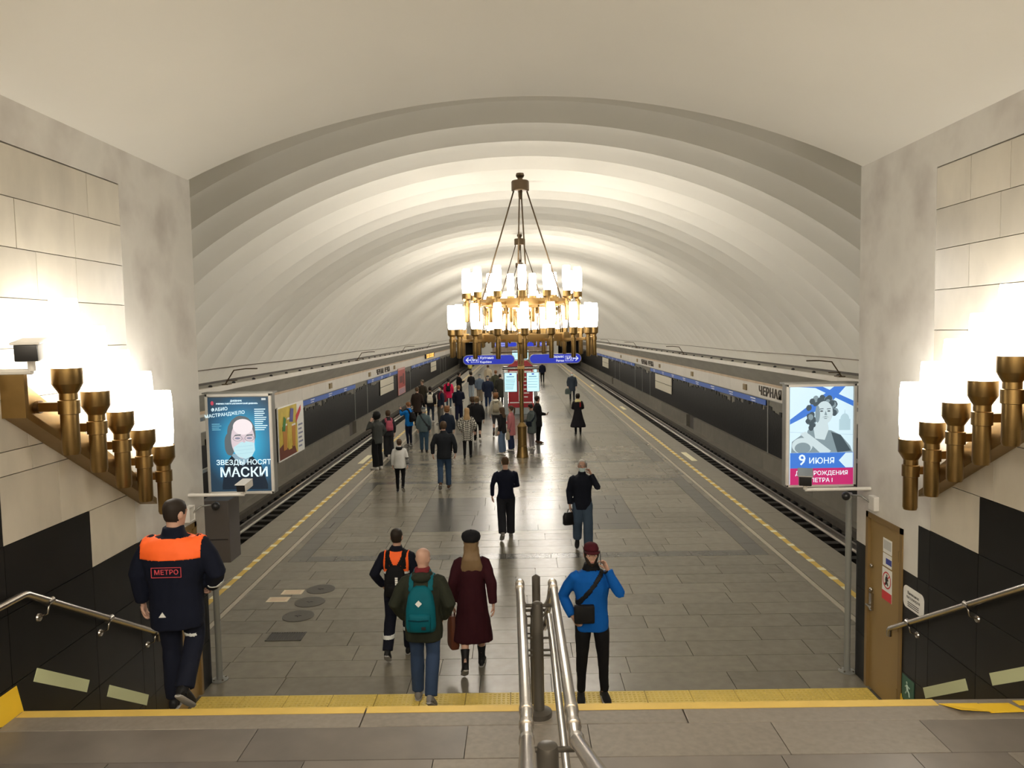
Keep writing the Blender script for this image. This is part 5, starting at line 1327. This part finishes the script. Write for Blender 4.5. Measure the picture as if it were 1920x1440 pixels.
# --- middle distance
F = [
 dict(l='man in black jacket and blue jeans walking away behind the boy in white', p=(-2.15, 20.31), h=1.84, top=((.012, .014, .018), 'jacket'), pants=((.035, .065, .12), 'jeans'), shoes=shoe_brn, hair=('short', 'brown'), arms=('out', 'out'), step=(-.18, .15), wide=1.12, rot=4),
 dict(l='child in white hoodie with black hood and black trousers', p=(-3.30, 20.06), h=1.42, top=((.62, .62, .60), 'jacket'), pants=(black, 'slim'), hair=('short', 'brown'), arms=('down', 'down'), step=(.08, -.14), wide=.95, hood='black'),
 dict(l='person in dark hood and grey jacket on the phone near the left platform edge', p=(-4.54, 23.56), h=1.78, top=((.045, .048, .045), 'jacket'), pants=(black, 'wide'), shoes=shoe_wht, hair=('hoodup', 'black'), arms=('phone_ear', 'pocket'), rot=62),
 dict(l='woman in dark clothes with a pink backpack at the left platform edge', p=(-4.59, 25.89), h=1.60, top=((.02, .02, .024), 'jacket'), pants=((.02, .02, .022), 'wide'), hair=('bob', 'brown'), arms=('down', 'down'), rot=25, wide=.9),
 dict(l='man in bright blue jacket looking at his phone beside the left track', p=(-4.25, 28.42), h=1.64, top=((.004, .15, .50), 'jacket'), pants=((.012, .014, .03), 'slim'), shoes=shoe_gry, hair=('short', 'auburn'), arms=('photo', 'phone_front'), rot=60, nod=10),
 dict(l='person in grey-blue jacket and jeans with a strap across the back', p=(-3.50, 26.82), h=1.60, top=((.085, .12, .13), 'jacket'), pants=((.035, .07, .11), 'jeans'), hair=('knit', 'grey', 0, 'kg'), arms=('down', 'down'), wide=1.05, step=(.06, -.08)),
 dict(l='person in dark jacket mostly hidden behind the man in black jacket and jeans', p=(-2.62, 26.3), h=1.66, top=((.014, .02, .035), 'jacket'), pants=(black, 'jeans'), hair=('curly', 'auburn'), arms=('down', 'down'), wide=1.0),
 dict(l='woman with long fair hair in a black and white checked coat', p=(-1.87, 25.40), h=1.68, top=((.5, .48, .42), 'midcoat'), pants=(black, 'slim'), hair=('long', 'blond', 1.30), arms=('pocket', 'pocket'), wide=.95, step=(-.1, .08)),
 dict(l='woman in black coat with hair tied up, right of the checked coat', p=(-1.72, 28.69), h=1.78, top=((.012, .012, .014), 'jacket'), pants=(black, 'tight'), shoes=shoe_wht, hair=('bun', 'darkblond'), arms=('down', 'down'), wide=.95, step=(.12, -.12)),
 dict(l='dark-haired person between the checked coat and the black coat', p=(-1.95, 29.9), h=1.66, top=((.02, .016, .014), 'jacket'), pants=(black, 'slim'), hair=('curly', 'brown'), arms=('down', 'down'), wide=.92),
 dict(l='large man in dark navy jacket and trousers in mid crowd', p=(-2.99, 36.08), h=1.70, top=(navy, 'jacket'), pants=((.008, .010, .030), 'loose'), hair=('short', 'auburn'), arms=('down', 'phone_low'), wide=1.15, step=(-.1, .1), nod=10),
 dict(l='person in raspberry pink coat with a black backpack', p=(-4.04, 42.29), h=1.66, top=((.50, .012, .065), 'midcoat'), pants=((.04, .07, .10), 'slim'), shoes=shoe_wht, hair=('knit', 'dark', 0, 'kd'), arms=('down', 'down'), wide=1.05),
 dict(l='dark figure holding a phone behind the pink coat', p=(-3.75, 46.2), h=1.80, top=(black, 'midcoat'), pants=(black, 'slim'), hair=('short', 'dark'), arms=('down', 'phone_front'), wide=.95, rot=-60),
 dict(l='person in dark top with a white backpack at the left of the crowd', p=(-4.28, 35.63), h=1.70, top=((.02, .02, .022), 'jacket'), pants=((.025, .035, .06), 'slim'), shoes=shoe_wht, hair=('short', 'dark'), arms=('down', 'down'), step=(-.15, .12), wide=.95),
 dict(l='masked person in navy with a dark red backpack facing the white backpack', p=(-3.72, 34.9), h=1.80, top=((.012, .018, .035), 'jacket'), pants=((.10, .095, .085), 'wide'), shoes=shoe_gry, hair=('short', 'dark'), arms=('down', 'down'), rot=120, face=.4),
 dict(l='man in dark brown coat standing left of the white backpack', p=(-4.75, 34.6), h=1.76, top=((.028, .018, .014), 'midcoat'), pants=(black, 'jeans'), hair=('short', 'brown'), arms=('down', 'phone_low'), wide=1.1, rot=-20),
 dict(l='tall person in camouflage-coloured cap near the left track behind the brown coat', p=(-5.05, 38.8), h=1.84, top=((.04, .032, .022), 'midcoat'), pants=(black, 'slim'), hair=('cap', 'brown', 0, 'kc'), arms=('down', 'phone_front'), rot=150, wide=1.05),
 dict(l='person in black top and pale jeans walking away on the far left aisle', p=(-3.18, 48.57), h=1.68, top=((.014, .014, .018), 'sweater'), pants=((.28, .33, .38), 'loose'), hair=('bob', 'dark'), arms=('phone_low', 'down'), wide=.9, step=(.1, -.1)),
 dict(l='man in faded blue jacket and beige trousers walking away', p=(-2.48, 45.51), h=1.70, top=((.095, .125, .17), 'jacket'), pants=((.22, .18, .13), 'loose'), hair=('cap', 'grey', 0, 'kg'), arms=('down', 'down'), wide=1.1, step=(.1, -.1)),
 dict(l='broad man in navy parka and jeans before the red stand', p=(-1.85, 42.0), h=1.80, top=((.012, .018, .04), 'midcoat'), pants=((.02, .04, .10), 'jeans'), shoes=shoe_gry, hair=('cap', 'grey', 0, 'kn'), arms=('down', 'down'), wide=1.2, step=(.1, -.1)),
 dict(l='tall man in olive green jacket behind the navy parka', p=(-1.55, 46.6), h=1.86, top=((.055, .058, .036), 'jacket'), pants=((.05, .05, .04), 'loose'), hair=('short', 'auburn'), arms=('down', 'down'), wide=1.05),
 dict(l='person in long dark olive coat at the left edge of the red stand', p=(-1.22, 44.0), h=1.78, top=((.028, .028, .022), 'coat'), pants=(black, 'slim'), hair=('short', 'dark'), arms=('down', 'down'), wide=1.05),
 dict(l='person in off-white hoodie with a beige backpack and dark trousers', p=(-1.06, 30.66), h=1.74, top=((.46, .44, .38), 'sweater'), pants=((.05, .052, .06), 'tight'), shoes=shoe_brn, hair=('curly', 'auburn'), arms=('down', 'down'), wide=.95, step=(-.16, .10), hood='white'),
 dict(l='girl in black jacket and blue jeans with long brown hair left of the post', p=(-.72, 26.06), h=1.62, top=((.012, .012, .013), 'jacket'), pants=((.10, .15, .24), 'wide'), shoes=shoe_wht, hair=('long', 'brown', 1.35), arms=('down', 'swing_f'), wide=.88, rot=70),
 dict(l='girl in pink jacket and dark wide jeans beside the bronze post', p=(-.42, 26.75), h=1.60, top=((.45, .16, .17), 'midcoat'), pants=((.02, .03, .08), 'wide'), shoes=shoe_wht, hair=('ponytail', 'brown'), arms=('down', 'phone_low'), wide=.88, rot=75),
 dict(l='person in long grey-green raincoat looking down, right of the post', p=(.31, 27.15), h=1.62, top=((.085, .105, .105), 'midcoat'), pants=((.26, .24, .25), 'slim'), shoes=shoe_wht, hair=('short', 'dark'), arms=('phone_low', 'down'), wide=.95, rot=60, nod=20),
 dict(l='person in black standing behind the grey-green raincoat', p=(.56, 28.5), h=1.78, top=((.010, .010, .012), 'midcoat'), pants=(black, 'slim'), shoes=shoe_brn, hair=('short', 'dark'), arms=('pocket', 'phone_low'), wide=1.05, rot=-75),
 dict(l='man with white mask in dark coat walking towards us on the right', p=(2.99, 45.17), h=1.77, top=((.028, .036, .05), 'midcoat'), pants=((.014, .016, .024), 'slim'), hair=('cropped', 'grey'), arms=('down', 'down'), wide=1.05, rot=180, step=(.1, -.1), face=.45),
 dict(l='woman in flared black coat with a yellow scarf on the right of the platform', p=(2.23, 30.73), h=1.66, top=((.010, .009, .012), 'flared'), pants=(black, 'slim'), shoes=shoe_blk, hair=('bun', 'dark'), arms=('phone_low', 'phone_low'), wide=.9),
 dict(l='small distant figure in dark clothes right of the red stand', p=(1.75, 62.0), h=1.72, top=(navy, 'jacket'), pants=(black, 'slim'), hair=('short', 'dark'), arms=('down', 'down'), step=(.1, -.1)),
 dict(l='distant child in yellow top below the left blue sign', p=(-5.0, 76.0), h=1.3, top=((.60, .55, .15), 'jacket'), pants=(black, 'slim'), hair=('short', 'dark'), arms=('down', 'down')),
 dict(l='distant person in pale beige coat behind the crowd', p=(-2.4, 56.0), h=1.8, top=((.42, .36, .26), 'jacket'), pants=((.10, .09, .08), 'loose'), hair=('short', 'brown'), arms=('down', 'down')),
]
KN = {'kg': cloth((.10, .12, .13)), 'kd': cloth((.015, .015, .02)), 'kc': cloth((.13, .11, .08)), 'kn': cloth((.03, .035, .045)), 'black': cloth((.008, .008, .008)), 'white': cloth((.6, .58, .50))}
PP = []
for f in F:
    hr = f['hair']
    if len(hr) > 3: hr = (*hr[:3], KN[hr[3]])
    if 'hood' in f: f['hood'] = KN[f['hood']]
    kw = {k: v for k, v in f.items() if k not in ('l', 'p', 'h', 'hair', 'face')}
    pd = person(f['l'], f['p'], f['h'], hair=hr, res=1 if f['p'][1] < 24 else 2, **kw)
    if f.get('face'): face(pd, mask=f['face'])
    PP.append(pd)
# the checked coat
ck = bpy.data.materials.new('checked_cloth'); ck.use_nodes = True; nt = ck.node_tree
tc = nt.nodes.new('ShaderNodeTexCoord'); mp = nt.nodes.new('ShaderNodeMapping'); mp.inputs['Rotation'].default_value = (0, PI/4, 0); ch = nt.nodes.new('ShaderNodeTexChecker'); ch.inputs['Scale'].default_value = 22
ch.inputs[1].default_value = (.02, .02, .02, 1); ch.inputs[2].default_value = (.50, .48, .42, 1)
nt.links.new(tc.outputs['Object'], mp.inputs[0]); nt.links.new(mp.outputs[0], ch.inputs['Vector']); nt.links.new(ch.outputs[0], nt.nodes['Principled BSDF'].inputs['Base Color']); nt.nodes['Principled BSDF'].inputs['Roughness'].default_value = .9
PP[7]['jm'].materials.clear(); PP[7]['jm'].materials.append(ck)
for i in range(5): panel_from(PP[1]['jm'], lambda c, nn, i=i: c.x > .20 and .93+.05*i < c.z < .955+.05*i, .006, black_p, 'sleeve_patch', PP[1]['root'])
backpack(PP[3], 'pink backpack on the woman in dark clothes at the platform edge', cloth((.36, .075, .11)), 1.0, 1.38, .14, .13)
backpack(PP[4], 'black backpack on the man in the bright blue jacket', cloth(black), .98, 1.36, .15, .15)
crossbag(PP[5], 'small bag with a strap across the grey-blue jacket', cloth((.03, .035, .04)), 1, .86, 1.04, .10)
backpack(PP[11], 'round black backpack on the raspberry pink coat', cloth(black), 1.02, 1.34, .13, .12)
backpack(PP[13], 'white leather backpack in the left crowd', cloth((.60, .57, .48), .5), .98, 1.38, .145, .13)
backpack(PP[14], 'dark red backpack on the masked person in navy', cloth((.13, .012, .018)), 1.0, 1.42, .15, .14)
backpack(PP[22], 'beige backpack on the person in the off-white hoodie', cloth((.28, .25, .18)), .99, 1.36, .14, .13)
handbag(PP[23], 1, 'white canvas tote bag hanging from the girl in the black jacket', cloth((.50, .46, .38)), .17, .32, .05, -.12, 'tote_bag')
handbag(PP[24], 0, 'cream canvas tote bag beside the girl in pink', cloth((.46, .42, .30)), .11, .30, .06, .02, 'tote_bag')
crossbag(PP[25], 'dark navy shoulder bag on the grey-green raincoat', cloth((.012, .018, .03)), -1, .90, 1.10, .11)
phone(PP[26], 1, 'phone in the hand of the person in black behind the raincoat')
handbag(PP[27], 1, 'dull green carrier bag of the masked man in the dark coat', cloth((.07, .09, .085)), .17, .32, .10, .03, 'carrier_bag', yaw=.2)
phone(PP[4], 0, 'phone held up by the man in the bright blue jacket')
phone(PP[2], 0, 'phone at the ear of the hooded person by the track', ear=True)
sc = panel_from(PP[28]['jm'], lambda c, nn: c.z > 1.40 and abs(c.x) < .13, .02, cloth((.58, .52, .26)), 'yellow_scarf', PP[28]['root'])
panel_from(PP[28]['jm'], lambda c, nn: c.y < 0 and 1.18 < c.z < 1.40 and abs(c.x-.09) < .03, .01, cloth((.25, .02, .02)), 'red_pattern', PP[28]['root'])
for o_ in [o for o in bpy.data.objects if o.name.startswith('station_name')]: pass
